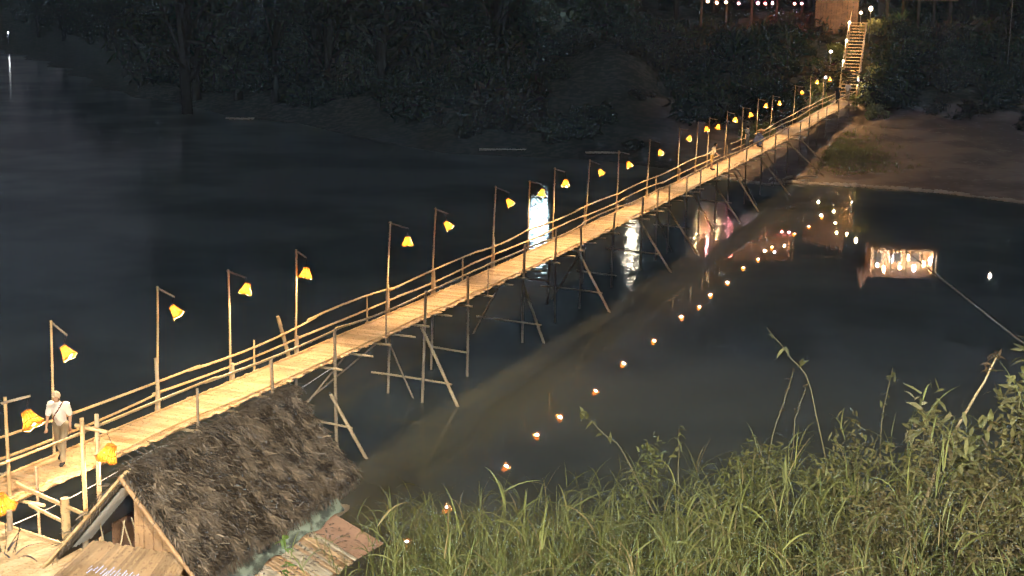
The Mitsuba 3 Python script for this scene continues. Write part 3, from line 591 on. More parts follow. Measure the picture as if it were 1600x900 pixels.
def person(label, pos, face, J, top='m_white', legs='m_khaki', hat=None, strap=False, scale=1.0, shorts=False):
    """J: joints in metres, x to the person's right, y ahead, z up. face: direction they look at (radians, world)."""
    k = thing('person', label, 'person', None)
    ca, sa = math.cos(face - math.pi / 2), math.sin(face - math.pi / 2)
    R3 = np.array([[ca, -sa, 0], [sa, ca, 0], [0, 0, 1]])
    def put(t): t.vertices = (t.vertices * scale) @ R3.T + V(*pos); return t
    j = {a: V(*b) for a, b in J.items()}
    S = 'LR'
    P = [hullb(j['pelvis'], .115, j['waist'], .105), hullb(j['waist'], .105, j['chest'], .13), hullb(j['chest'], .12, j['neck'], .055), hullb(j['neck'], .052, j['head'], .05)]
    hd = j['head']; f_ = j.get('look', V(0, 1, 0)); f_ = f_ / np.linalg.norm(f_); sd = np.cross(f_, V(0, 0, 1)); sd /= np.linalg.norm(sd); upv = np.cross(sd, f_)
    P += [ell(hd, (.078, .095, .112)), hullb(hd + f_ * .055 - upv * .05, .045, hd + f_ * .05 - upv * .085, .03), hullb(hd + f_ * .09 + upv * .0, .010, hd + f_ * .108 - upv * .028, .014),
          ell(hd + sd * .08, (.014, .022, .03)), ell(hd - sd * .08, (.014, .022, .03)), hullb(hd + f_ * .085 - upv * .058 - sd * .015, .008, hd + f_ * .085 - upv * .058 + sd * .015, .008)]
    for s in S:
        sh, el_, wr = j['shoulder' + s], j['elbow' + s], j['wrist' + s]
        P += [hullb(j['chest'] + V(0, 0, .05), .09, sh, .06), hullb(sh, .058, el_, .04), hullb(el_, .042, wr, .026)]
        hdir = (wr - el_) / np.linalg.norm(wr - el_); acr = np.cross(hdir, V(0, 1, 0.2)); acr /= np.linalg.norm(acr); nrm_ = np.cross(acr, hdir)
        palm = wr + hdir * .075
        P.append(hullb(wr, .024, palm, .026))
        for q, (o, ln) in enumerate(((-.030, .062), (-.010, .074), (.010, .07), (.029, .055))):
            a_ = palm + acr * o; b_ = a_ + hdir * ln * .55 + acr * o * .15; c_ = b_ + hdir * ln * .4 + nrm_ * .02
            P += [hullb(a_, .0095, b_, .009, 8), hullb(b_, .009, c_, .008, 8)]
        P.append(hullb(wr + hdir * .03 - acr * .02, .011, wr + hdir * .085 - acr * .05, .009, 8))
        hp, kn, an, toe = j['hip' + s], j['knee' + s], j['ankle' + s], j['toe' + s]
        P += [hullb(j['pelvis'], .10, hp, .09), hullb(hp, .085, kn, .055), hullb(kn, .056, an, .036), hullb(an, .036, toe, .03)]
    part(k, 'body', put(fuse(P, 0.03, 4)), 'm_skin', True)
    Q = [hullb(j['pelvis'] + V(0, 0, .02), .135, j['waist'], .135), hullb(j['waist'], .135, j['chest'], .155), hullb(j['chest'], .145, j['neck'] - V(0, 0, .02), .075)]
    for s in S:
        Q += [hullb(j['chest'] + V(0, 0, .05), .115, j['shoulder' + s], .085), hullb(j['shoulder' + s], .083, j['shoulder' + s] * .25 + j['elbow' + s] * .75, .074)]
    part(k, 'shirt', put(fuse(Q, .04)), top, True)
    Q = []
    for s in S:
        kn = j['hip' + s] * .05 + j['knee' + s] * .95 if shorts else j['ankle' + s] * .9 + j['knee' + s] * .1
        Q += [hullb(j['pelvis'], .128, j['hip' + s], .108)]
        Q += [hullb(j['hip' + s], .106, kn, .085)] if shorts else [hullb(j['hip' + s], .104, j['knee' + s], .078), hullb(j['knee' + s], .078, kn, .068)]
    part(k, 'trousers', put(fuse(Q, .04)), legs, True)
    for s in S:
        part(k, 'shoe', put(fuse([hullb(j['ankle' + s] - V(0, 0, .03), .048, j['toe' + s] - V(0, 0, .0), .042)], .03, 3)), 'm_shoe', True)
    if hat == 'cap':
        part(k, 'cap', put(fuse([hullb(hd + upv * .035 - f_ * .012, .098, hd + upv * .065, .082), hullb(hd + f_ * .11 + upv * .045 + sd * .05, .014, hd + f_ * .16 + upv * .035, .012), hullb(hd + f_ * .11 + upv * .045 - sd * .05, .014, hd + f_ * .16 + upv * .035, .012), hullb(hd + f_ * .07 + upv * .05, .03, hd + f_ * .16 + upv * .035, .013)], .03)), 'm_cap', True)
        part(k, 'hair', put(fuse([ell(hd - f_ * .018 - upv * .01, (.086, .096, .10))], .03)), 'm_hair', True)
    elif hat == 'cone':
        c0 = hd + V(0, 0, .20); a_ = np.arange(24) * 2 * np.pi / 24
        rim = np.stack([np.cos(a_) * .25, np.sin(a_) * .25, 0 * a_ + .03], 1) + hd; rin = rim - V(0, 0, .008)
        v = np.vstack([rim, rin, c0[None], (c0 - V(0, 0, .012))[None]]); f = []
        for q in range(24):
            q2 = (q + 1) % 24; f += [[q, q2, 48], [q2 + 24, q + 24, 49], [q, q + 24, q2 + 24], [q, q2 + 24, q2]]
        part(k, 'conical_hat', put(trimesh.Trimesh(v, f, process=False)), 'm_straw')
    else:
        part(k, 'hair', put(fuse([ell(hd - f_ * .02 + upv * .022, (.088, .098, .108))], .03)), 'm_hair', True)
    if strap:
        pts = [j['shoulderL'] * .7 + j['neck'] * .3 + V(0, -.02, .06), j['chest'] + V(-.03, -.155, .02), j['waist'] + V(.09, -.13, .02), j['pelvis'] + V(.16, -.02, .04), j['waist'] + V(.12, .12, 0), j['chest'] + V(-.02, .16, 0), j['shoulderL'] * .7 + j['neck'] * .3 + V(0, .03, .06)]
        pts = np.array(pts); s_ = np.linspace(0, 1, 40); pp = np.stack([np.interp(s_, np.linspace(0, 1, 7), pts[:, i]) for i in range(3)], 1)
        part(k, 'bag_strap', put(tube(pp, .016, 5)), 'm_strap')
    return k
def walk(st=0.18, lean=0.05, arm=0.12):
    return dict(pelvis=(0, 0, .93), waist=(0, lean * .4, 1.08), chest=(0, lean, 1.27), neck=(0, lean * 1.5, 1.46), head=(0, lean * 2.2, 1.60), shoulderL=(-.18, lean, 1.39), shoulderR=(.18, lean, 1.39),
                elbowL=(-.24, lean - arm * .6, 1.12), elbowR=(.24, lean + arm * .5, 1.12), wristL=(-.24, lean - arm * .3, .88), wristR=(.23, lean + arm * 1.8, .90),
                hipL=(-.09, 0, .90), hipR=(.09, 0, .90), kneeL=(-.09, st * .8, .50), kneeR=(.10, -st * .25, .49), ankleL=(-.09, st, .09), ankleR=(.10, -st * 1.3, .14), toeL=(-.10, st + .17, .045), toeR=(.11, -st * 1.3 + .15, .05))
hd_ = lambda u: math.atan2(fr(u)[1][1], fr(u)[1][0])
person('walker in white shirt and beige cap near the left end of the bridge', B(9.8, -0.12, 0.03), hd_(9.8) + math.pi * 1.0 + 0.35, walk(.20, .10, .10), 'm_white', 'm_khaki', 'cap', True, 1.03)
Jp = walk(.05, .10, .15); Jp.update(wristR=(.38, .35, 1.0), elbowR=(.30, .16, 1.14))
person('person in a cream shirt leaning on the near handrail of the far bridge half', B(73.4, -0.2, 0.03), hd_(73) - 1.2, Jp, 'm_cream', 'm_mustard', None, False, 1.0, True)
person('person in dark clothes at the gap in the far handrail', B(86.3, -0.62, 0.03), hd_(86) + 1.2, walk(.03, .0, .02), 'm_dark', 'm_dark')
Jc = dict(pelvis=(0, -.18, .30), waist=(0, -.12, .44), chest=(0, .02, .62), neck=(0, .10, .78), head=(0, .15, .90), shoulderL=(-.17, .03, .72), shoulderR=(.17, .03, .72), elbowL=(-.22, .25, .52), elbowR=(.22, .25, .52),
          wristL=(-.14, .44, .44), wristR=(.14, .44, .44), hipL=(-.1, -.16, .30), hipR=(.1, -.16, .30), kneeL=(-.14, .26, .46), kneeR=(.14, .26, .46), ankleL=(-.12, .02, .09), ankleR=(.12, .02, .09), toeL=(-.13, .19, .045), toeR=(.13, .19, .045))
person('crouching person in a straw conical hat and blue clothes on the bridge deck', B(88.4, -0.25, 0.03), hd_(88) - 1.0, Jc, 'm_denim', 'm_denim', 'cone', False, 1.25)
person('person in a white top climbing the first steps at the far end of the bridge', B(UMAX - 0.4, 0.1, 0.05), hd_(UMAX - 1) + 0.1, walk(.15, .12, .12), 'm_white', 'm_khaki')
person('figure in black standing before the foot of the far stairs', B(UMAX - 3.0, -0.3, 0.03), hd_(UMAX - 1), walk(.08, .05, .05), 'm_dark', 'm_dark')

# ---------------------------------------------------------------- near vegetation
g = np.random.default_rng(11)
def reeds(pts, hts, dens=11, seed=1, tone=(0.135, 0.15, 0.06)):
    g = np.random.default_rng(seed)
    n = len(pts); out = []; stems = []
    laz, lel = g.uniform(0, 6.28, n), g.normal(1.38, 0.2, n)
    m, c = blades(pts, laz, lel, hts, 0.022, g.uniform(0.0, 0.55, n), 6, np.array([[0.12, 0.13, 0.055]]) * g.uniform(.6, 1.2, (n, 1)), tip=0.25)
    out.append((m, c))
    ctr = m.vertices.reshape(n, -1, 2, 3).mean(2)             # stem centres (n, seg+1, 3)
    for q in range(dens):
        t = g.uniform(0.25, 1.0, n) if q else np.ones(n)
        k = t * (ctr.shape[1] - 1); i0 = np.minimum(k.astype(int), ctr.shape[1] - 2); w = (k - i0)[:, None]
        P = ctr[np.arange(n), i0] * (1 - w) + ctr[np.arange(n), i0 + 1] * w
        col = np.array(tone) * g.uniform(0.65, 1.35, (n, 1)) + g.normal(0, .006, (n, 3))
        dry = g.random(n) < 0.10
        col[dry] = np.array([0.20, 0.165, 0.085]) * g.uniform(.7, 1.2, (dry.sum(), 1))
        out.append(blades(P, g.uniform(0, 6.28, n), g.normal(0.95, 0.3, n), g.uniform(0.34, 0.80, n) * np.clip(hts / 2.2, .55, 1.15), g.uniform(0.016, 0.038, n), g.uniform(0.5, 2.3, n), 5, np.clip(col, 0.01, 1), roll=g.normal(0, .5, n)))
    return joinc(out)
def scatter(n, x0, x1, y0, y1, ok):
    P = np.stack([g.uniform(x0, x1, n), g.uniform(y0, y1, n)], 1)
    P = P[[ok(*p) for p in P]]
    return np.column_stack([P, near_z(P[:, 0], P[:, 1]) - 0.05])
def ok_reed(x, y):
    pxx = 800 + 2300 * x / y
    return pxx > 612 + max(0, (28.5 - y)) * -9 and pxx > 585 and pxx < 1750 and y < 31.4 - 0.02 * max(0, x - 3) ** 1.2
P = scatter(2300, -3.2, 11, 17, 31.6, ok_reed)
P = P[(meshkit.fbm(P * V(0.9, 0.9, 0), 3, 8) > 0.40) | (g.random(len(P)) < .3)]
P = P[(g.random(len(P)) < np.clip(1.15 - 0.14 * np.maximum(0, P[:, 0] - 1.0), 0.16, 1))]
h = (2.5 + 1.0 * meshkit.fbm(P * V(0.6, 0.6, 0), 3, 2) + 0.3 * (P[:, 0] > 1.5)) * g.uniform(0.55, 1.08, len(P))
m, c = reeds(P, h, 14, 3)
scene[thing('reed_grass', 'tall arching green reed grass covering the near bank', 'grass', None, 'stuff')] = ply(m, 'm_leaf', False, color=c)
P = scatter(700, -3.0, 2.5, 24, 31.5, ok_reed)
m, c = reeds(P, g.uniform(0.9, 1.9, len(P)), 8, 4, (0.14, 0.18, 0.060))
scene[thing('bright_grass', 'bright green long grass beside the hut and along the water', 'grass', None, 'stuff')] = ply(m, 'm_leaf', False, color=c)
def leafcloud(ctrs, rad, n, size, tone, seed, var=0.35):
    g = np.random.default_rng(seed); ctrs = np.asarray(ctrs, float); k = g.integers(len(ctrs), size=n)
    d = g.normal(0, 1, (n, 3)); d /= np.linalg.norm(d, axis=1, keepdims=True)
    r = g.random((n, 1)) ** 0.45
    P = ctrs[k] + d * r * np.asarray(rad)
    col = np.asarray(tone) * g.uniform(1 - var, 1 + var, (n, 1)) + g.normal(0, .006, (n, 3))
    return blades(P, g.uniform(0, 6.28, n), g.normal(0.1, 0.6, n), g.uniform(0.6, 1.3, n) * size, g.uniform(0.4, 0.65, n) * size, g.normal(0.6, 0.4, n), 2, np.clip(col, .008, 1), roll=g.normal(0, .6, n))
P = scatter(900, -3.0, 11, 16, 31, ok_reed)
m, c = leafcloud(P + V(0, 0, .55), (.6, .6, .85), 62000, 0.13, (0.105, 0.120, 0.052), 6, .5)
scene[thing('undergrowth', 'tangled small-leaved ground cover between the reeds', 'ground cover', None, 'stuff')] = ply(m, 'm_leaf', False, color=c)
P = scatter(420, 2.5, 11, 15, 26, lambda x, y: 800 + 2300 * x / y < 1750)
m, c = blades(np.repeat(P, 4, 0) + g.normal(0, .15, (len(P) * 4, 3)), g.uniform(0, 6.28, len(P) * 4), g.normal(.9, .4, len(P) * 4), g.uniform(.8, 2.4, len(P) * 4), 0.014, g.normal(.5, .5, len(P) * 4), 5, np.array([[0.17, 0.12, 0.075]]) * g.uniform(.5, 1.3, (len(P) * 4, 1)), tip=.3)
scene[thing('dry_tangle', 'brown dry stalks tangled through the bushes on the right', 'dry grass', None, 'stuff')] = ply(m, 'm_leaf', False, color=c)

def shrub(x, y, h, r, tone, label, n=1500, size=0.16, seed=0, lobes=8):
    g = np.random.default_rng(seed); z0 = float(near_z(np.array([x]), np.array([y]))[0])
    k = thing('shrub', label, 'shrub')
    ctr = []
    for q in range(lobes):
        a = g.uniform(0, 6.28); rr = r * math.sqrt(g.random()); hh = h * g.uniform(.35, 1.0)
        tip = V(x + rr * math.cos(a), y + rr * math.sin(a), z0 + hh); ctr.append(tip)
        mid = (V(x, y, z0) + tip) / 2 + V(*g.normal(0, .08, 3))
        part(k, 'stem', tube([V(x, y, z0 - .2), mid, tip], [0.03, 0.022, 0.01], 5), 'm_bark')
    m, c = leafcloud(ctr, (r * .42, r * .42, h * .2), n, size, tone, seed + 1, .4)
    part(k, 'leaves', m, 'm_leaf', False, kind='stuff', color=c)
SHR = [
    (7.7, 22.3, 4.0, 1.1, (0.16, 0.16, 0.08), 'broad-leaved pale shrub at the right edge under the bare pale stalk', 1000, .26),
    (8.7, 21.5, 4.0, 1.1, (0.13, 0.12, 0.06), 'dull olive shrub cut by the right edge of the picture', 1000, .20),
    (6.3, 19.8, 2.2, 1.2, (0.125, 0.115, 0.060), 'brownish small-leaved bush at the bottom right', 2600, .11),
    (8.0, 19.2, 3.1, 1.3, (0.125, 0.110, 0.060), 'brown bush in the bottom right corner', 2600, .11),
    (3.9, 25.8, 3.5, .9, (0.15, 0.155, 0.070), 'leafy bush with pale top leaves right of the middle of the bank', 1300, .17),
    (2.9, 22.8, 2.1, 1.1, (0.125, 0.135, 0.058), 'low olive bush at the bottom middle of the bank', 1900, .14),
    (5.3, 24.2, 3.2, 1.0, (0.135, 0.14, 0.062), 'bush of mixed leaves behind the brown bushes', 1600, .15),
    (0.2, 25.2, 1.7, .9, (0.12, 0.15, 0.055), 'low green bush amid bright grass at the bottom centre', 1500, .13),
    (3.0, 27.3, 3.7, .8, (0.14, 0.155, 0.065), 'green bush on the skyline of the bank, left of the pale-topped bush', 1300, .15),
    (4.8, 26.0, 3.5, .8, (0.13, 0.14, 0.06), 'skyline bush under the slender leaning stalk', 1300, .14),
    (6.3, 24.0, 3.4, .9, (0.14, 0.135, 0.066), 'skyline bush left of the bare pale stalk', 1400, .15),
    (1.4, 27.8, 2.4, .8, (0.13, 0.155, 0.058), 'bush at the water under the drooping branch', 1300, .13),
    (4.4, 22.0, 2.2, 1.1, (0.125, 0.125, 0.060), 'yellowish brown bush low in the middle right', 2100, .12),
    (1.5, 23.6, 1.9, 1.0, (0.13, 0.14, 0.058), 'small-leaved bush at the bottom, left of the low olive bush', 1800, .12),
    (7.1, 21.0, 3.1, 1.1, (0.13, 0.118, 0.062), 'brown tangled bush above the bottom right corner', 2200, .12),
    (5.6, 21.6, 2.7, 1.1, (0.135, 0.12, 0.06), 'olive brown bush between the mixed-leaf bush and the brown one', 2100, .12)]
for q, a in enumerate(SHR):
    shrub(*a[:6], a[6], a[7], 100 + q)
def twig_with_leaves(pts, r, label, leaves, mat='m_stem', lsize=.2, tone=(.13, .135, .06), seed=0, name='tall_stalk', lo=8):
    g = np.random.default_rng(seed); k = thing(name, label, 'stalk')
    pts = np.array(pts, float); s = np.linspace(0, 1, 14); tt = np.linspace(0, 1, len(pts))
    pp = np.stack([np.interp(s, tt, pts[:, i]) for i in range(3)], 1) + np.cumsum(g.normal(0, .012, (14, 3)), 0)
    part(k, 'stem', tube(pp, np.linspace(r * .75, r * .3, 14), 6), mat)
    if leaves:
        i = g.integers(lo, 14, leaves)
        m, c = blades(pp[i] + g.normal(0, .03, (leaves, 3)), g.uniform(0, 6.28, leaves), g.normal(.2, .5, leaves), g.uniform(.6, 1.2, leaves) * lsize, g.uniform(.4, .6, leaves) * lsize, .8, 3, np.array([tone]) * g.uniform(.7, 1.3, (leaves, 1)), roll=g.normal(0, .5, leaves))
        part(k, 'leaves', m, 'm_leaf', False, color=c)
    return k
twig_with_leaves([(3.05, 27.2, 3.6), (2.2, 27.6, 5.2), (1.42, 28.0, 5.75)], .022, 'thin drooping branch with pale leaves reaching left over the water', 16, lsize=.2, seed=1)
twig_with_leaves([(6.0, 25.0, 4.6), (5.3, 25.1, 7.3), (4.55, 25.2, 8.15)], .02, 'tall slender stalk leaning left with pale leaves at its tip', 5, lsize=.22, seed=2)
twig_with_leaves([(6.3, 22.6, 4.6), (6.9, 22.4, 7.1), (7.55, 22.2, 8.5)], .05, 'thick pale broken stalk leaning right at the right edge', 22, 'm_deadstalk', lsize=.16, tone=(.12, .09, .06), seed=3, lo=12)
twig_with_leaves([(5.2, 26.0, 4.2), (5.2, 26.0, 6.3), (5.35, 26, 6.95)], .018, 'thin upright stalk with a brown seed head', 9, lsize=.1, tone=(.12, .10, .06), seed=4)
twig_with_leaves([(4.6, 26.0, 4.0), (4.9, 26.0, 6.2), (5.22, 26, 7.3)], .02, 'leaning stalk with a fuzzy brown top right of the slender one', 16, lsize=.1, tone=(.11, .085, .055), seed=5)
twig_with_leaves([(6.5, 24.6, 4.4), (6.45, 24.6, 6.6), (6.62, 24.6, 7.62)], .02, 'upright stalk with feathery top, mid-right skyline', 20, lsize=.14, tone=(.10, .105, .055), seed=6)
twig_with_leaves([(3.3, 26.8, 3.2), (3.25, 26.8, 5.2), (3.28, 26.8, 5.95)], .016, 'stalk with a few pale leaves on the middle skyline of the bank', 9, lsize=.16, seed=7)
twig_with_leaves([(6.9, 23.9, 5.0), (7.0, 23.8, 7.0), (6.75, 23.7, 7.45)], .016, 'thin stalk carrying a pair of bright round leaves', 4, lsize=.2, tone=(.3, .3, .2), seed=8)
twig_with_leaves([(8.3, 21.8, 6.0), (8.0, 21.6, 8.6), (7.72, 21.4, 9.0)], .016, 'twig with small yellowish leaves at the right edge, topmost', 7, lsize=.16, tone=(.22, .2, .09), seed=9)
twig_with_leaves([(-3.55, 23.6, 2.4), (-3.72, 23.75, 4.0), (-3.80, 23.9, 4.75)], .012, 'single green reed standing in front of the thatched roof', 26, lsize=.22, tone=(.14, .22, .06), seed=10, name='reed', lo=3)
solo('vine', tube([(8.6, 21.0, 8.3), (7.6, 21.6, 8.95), (6.9, 22.6, 9.5), (6.3, 23.2, 9.95)], [.016, .014, .012, .006], 5), 'm_bark', 'long bare vine arcing down to the right edge over the dark water', 'vine')

# ---------------------------------------------------------------- far bank: sand litter, bushes, trees
g = np.random.default_rng(33)
peb = []
for _ in range(700):
    x = g.uniform(15, 62); y = np.interp(x, SHORE[:, 0], SHORE[:, 1]) + abs(g.normal(0.2, 0.35)); r = g.uniform(.07, .26)
    b_ = trimesh.creation.icosphere(1, r); b_.vertices *= g.uniform(.6, 1.3, 3) * V(1.3, 1, .6); b_.vertices += V(x, y, far_z(np.array([x]), np.array([y]))[0] + .02); peb.append(b_)
scene[thing('shore_stones', 'pale stones along the edge of the sandbank', 'stones', None, 'stuff')] = ply(cat_(peb), 'm_debris', False)
for q, (x, y, a_, l_) in enumerate(((19.4, 109.6, .5, 1.8), (20.2, 109.9, .9, 1.4), (21.3, 110.4, .2, 1.6), (18.9, 108.8, 1.2, 1.2), (20.9, 109.3, -.2, 1.1))):
    z = far_z(np.array([x]), np.array([y]))[0] + .08
    solo('driftwood', cane((x, y, max(z, .05)), (x + l_ * math.cos(a_), y + l_ * math.sin(a_), max(z, .05) + .12), .07, .03), 'm_debris', f'pale piece of driftwood at the tip of the sandbank, {ORD[q]} from the left', 'driftwood', smooth=50)
solo('bamboo_pole', cane((44.5, 160.0, 3.05), (56.5, 156.5, 2.9), .12, .004), 'm_pale', 'long pale bamboo pole lying far back on the dark sand', 'pole', smooth=50)
for x, y, l_, a_ in ((-30, 153.0, 3.0, -.1), (6.0, 123.4, 3.2, -.15), (-3.0, 125.2, 4.0, -.05)):
    z = max(far_z(np.array([x]), np.array([y]))[0], 0) + .1
    solo('log', cane((x, y, z), (x + l_, y + l_ * a_, z + .05), .10, .02), 'm_debris', {-30: 'pale log at the water far left', 6.0: 'pale log at the water behind the middle lanterns', -3.0: 'long thin log at the far waterline, centre left'}[x], 'log', smooth=50)

def bush_variant(seed, tone, n=520):
    g = np.random.default_rng(seed)
    ctr = [V(*g.normal(0, .45, 2), g.uniform(.25, .95)) for _ in range(7)]
    return leafcloud(ctr, (.42, .42, .32), n, .26, tone, seed, .5)
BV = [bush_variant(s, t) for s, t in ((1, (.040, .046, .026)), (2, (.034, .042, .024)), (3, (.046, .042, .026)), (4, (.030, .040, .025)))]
def pl(mesh, mat, M, **kw): return {**ply(mesh, mat, **kw), 'to_world': T(M)}
BP = [ply(m, 'm_leaf', False, color=c) for m, c in BV]
def place(x, y, z, s, rz=0, sz=None): return T().translate([float(x), float(y), float(z)]).rotate([0, 0, 1], float(rz)).scale([float(s), float(s), float(sz or s)])
STAIR_A, STAIR_B = B(UMAX, 0), V(35.9, 157.0, 11.0)
def clear(x, y):
    d = STAIR_B - STAIR_A; t = ((x - STAIR_A[0]) * d[0] + (y - STAIR_A[1]) * d[1]) / (d[0]**2 + d[1]**2)
    off = abs((x - STAIR_A[0]) * d[1] - (y - STAIR_A[1]) * d[0]) / math.hypot(d[0], d[1])
    if -0.1 < t < 1.3 and off < 2.6: return False
    return True
nb_ = 0
FB = 'dark bushes on the far slope'
while nb_ < 290:
    x = g.uniform(-66, 75); y = g.uniform(118, 196); s = shore_dist(np.array([x]), np.array([y]))[0]
    lo = (9 if x - (0.388 * y - 22.3) < -4 else 30) if 12 < x < 46 else (52 if x >= 46 else 3)
    if s < lo or s > 74 or not clear(x, y): continue
    lane = any(abs(x - k * y) < 1.6 for k in (.0235, .081))
    sc = g.uniform(1.8, 3.6) * (1.25 if s > 56 else 1) * (.55 if lane or (17 < x < 50 and s > 42) else 1)
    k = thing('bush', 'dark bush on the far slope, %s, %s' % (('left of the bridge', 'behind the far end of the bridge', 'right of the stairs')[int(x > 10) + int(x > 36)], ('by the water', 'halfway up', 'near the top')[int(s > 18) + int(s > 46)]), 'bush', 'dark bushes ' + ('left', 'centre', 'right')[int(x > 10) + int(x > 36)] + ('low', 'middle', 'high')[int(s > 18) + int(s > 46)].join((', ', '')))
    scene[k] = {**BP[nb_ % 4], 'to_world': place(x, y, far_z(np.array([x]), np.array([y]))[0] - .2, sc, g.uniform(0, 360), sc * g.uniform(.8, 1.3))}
    nb_ += 1
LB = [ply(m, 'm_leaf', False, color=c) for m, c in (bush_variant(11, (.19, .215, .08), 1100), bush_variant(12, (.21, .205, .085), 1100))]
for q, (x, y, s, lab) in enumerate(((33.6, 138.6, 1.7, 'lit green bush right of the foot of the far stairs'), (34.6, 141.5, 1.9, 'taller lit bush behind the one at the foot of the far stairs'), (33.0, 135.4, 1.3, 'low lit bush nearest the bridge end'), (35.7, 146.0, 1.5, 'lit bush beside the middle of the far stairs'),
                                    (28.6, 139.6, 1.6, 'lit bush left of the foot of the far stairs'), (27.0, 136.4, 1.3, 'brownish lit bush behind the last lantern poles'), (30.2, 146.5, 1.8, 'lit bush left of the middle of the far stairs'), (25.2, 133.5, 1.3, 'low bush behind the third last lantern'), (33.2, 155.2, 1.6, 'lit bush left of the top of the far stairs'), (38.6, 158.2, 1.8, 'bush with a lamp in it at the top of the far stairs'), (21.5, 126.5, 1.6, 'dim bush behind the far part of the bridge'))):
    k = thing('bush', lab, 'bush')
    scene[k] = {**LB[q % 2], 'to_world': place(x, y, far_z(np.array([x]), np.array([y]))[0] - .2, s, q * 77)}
P = np.stack([g.normal(26.4, 1.9, 3200), g.normal(121.5, 4.6, 3200)], 1); P = np.column_stack([P, far_z(P[:, 0], P[:, 1]) - .03])
P = P[(P[:, 1] > 112) & (P[:, 0] - (0.388 * P[:, 1] - 22.3) > 1.2)]
m, c = blades(np.repeat(P, 4, 0) + g.normal(0, .12, (len(P) * 4, 3)) * V(1, 1, 0), g.uniform(0, 6.28, len(P) * 4), g.normal(1.0, .3, len(P) * 4), g.uniform(.18, .5, len(P) * 4), .06, g.uniform(.6, 1.9, len(P) * 4), 3, np.array([[.24, .25, .09]]) * g.uniform(.6, 1.3, (len(P) * 4, 1)))
scene[thing('sandbank_grass', 'patch of green grass on the sand beside the far end of the bridge', 'grass', None, 'stuff')] = ply(m, 'm_leaf', False, color=c)

def tree_variant(seed, tone, h, r, n=3000):
    g = np.random.default_rng(seed); br = []; ctr = []
    trunk = tube([(0, 0, -.5), (g.normal(0, .2), g.normal(0, .2), h * .35), (g.normal(0, .5), g.normal(0, .5), h * .75)], [.32, .24, .10], 8)
    for q in range(11):
        a = q * 2.4 + g.uniform(-.4, .4); z0 = h * g.uniform(.12, .5); tip = V(math.cos(a) * r * g.uniform(.45, .95), math.sin(a) * r * g.uniform(.45, .95), h * g.uniform(.2, .98))
        br.append(tube([(0, 0, z0), tip * V(.5, .5, 0) + V(0, 0, (z0 + tip[2]) / 2 + .3), tip], [.13, .08, .03], 5)); ctr.append(tip)
    ctr += [V(g.normal(0, r * .25), g.normal(0, r * .25), h * g.uniform(.65, 1.0)) for _ in range(5)]
    m, c = leafcloud(ctr, (r * .46, r * .46, h * .15), n, .62, tone, seed + 5, .45)
    return ply(trunk, 'm_bark', True), ply(cat_(br), 'm_bark', True), ply(m, 'm_leaf', False, color=c)
TV = [tree_variant(61, (.034, .042, .024), 12, 4.2), tree_variant(62, (.030, .040, .024), 15, 4.8), tree_variant(63, (.040, .042, .026), 10, 4.0), tree_variant(64, (.032, .038, .026), 14, 3.8)]
TREES = [(-14, 214), (-4, 226), (6, 232), (16, 222), (26, 230), (36, 222), (46, 230), (56, 220), (66, 212), (76, 206), (86, 196), (96, 186), (-8, 246), (12, 252), (32, 250), (52, 250), (72, 236), (92, 222), (64, 194), (84, 178), (-35, 158), (-31, 166), (-37, 172), (-26, 160), (-20, 157), (-23, 170), (-14, 155), (-9, 166), (-2, 156), (0.5, 172), (9.5, 165), (8.5, 180), (19, 178), (24, 182), (30, 184), (35, 180), (41, 176), (47, 178), (53, 174), (58, 170), (51, 184), (63, 178), (70, 166), (77, 160), (13.5, 192), (-12, 180), (40.5, 166), (27, 195), (45, 192), (36, 196), (-30, 196), (-22, 190), (84, 170), (66, 160)]
for q, (x, y) in enumerate(TREES):
    z = far_z(np.array([float(x)]), np.array([float(y)]))[0]; s = g.uniform(.95, 1.45) * (1.35 if x < -5 else 1) * (.8 if x > 60 else 1)
    sd_ = ('left of the bridge', 'behind the bridge end', 'right of the stairs')[int(x > 10) + int(x > 36)]; hi_ = ('on the far bank top', 'on the hill behind')[int(y > 200)]
    k = thing('tree', f'dark tree {hi_}, {sd_}', 'tree', f'trees {hi_}, {sd_}')
    M = place(x, y, z, s, g.uniform(0, 360)); tv = TV[q % 4]
    for nm, d in zip(('trunk', 'limbs', 'crown'), tv): scene[f'{k}__{nm}'] = {**d, 'to_world': M}
    labels[f'{k}__crown'] = {'kind': 'stuff'}
for q, (x, y) in enumerate([(-112, 318), (-100, 312), (-90, 296), (-122, 330), (-80, 280), (-72, 262), (-130, 345), (-96, 330), (-84, 305), (-70, 285), (-66, 250), (-140, 350)]):
    z = far_z(np.array([float(x)]), np.array([float(y)]))[0]; s = g.uniform(.8, 1.15)
    k = thing('tree', 'small dark tree on the distant bank upstream', 'tree', 'trees on the distant bank upstream'); M = place(x, y, z, s, g.uniform(0, 360)); tv = TV[q % 4]
    for nm, d in zip(('trunk', 'limbs', 'crown'), tv): scene[f'{k}__{nm}'] = {**d, 'to_world': M}
    labels[f'{k}__crown'] = {'kind': 'stuff'}
def banana(x, y, h, lab, seed):
    g = np.random.default_rng(seed); z = far_z(np.array([x]), np.array([y]))[0]; k = thing('banana_plant', lab, 'plant')
    part(k, 'trunk', tube([(x, y, z - .2), (x + .1, y, z + h * .5)], [.17, .11], 8), 'm_stem', True)
    for q in range(8):
        m, c = blades(np.array([[x + .1, y, z + h * .5]]), q * .8 + g.uniform(-.2, .2), g.uniform(.8, 1.35), h * g.uniform(.5, .75), .42, g.uniform(.7, 1.7), 8, np.array([[.085, .125, .05]]))
        part(k, 'leaf', m, 'm_leaf', True, color=c)
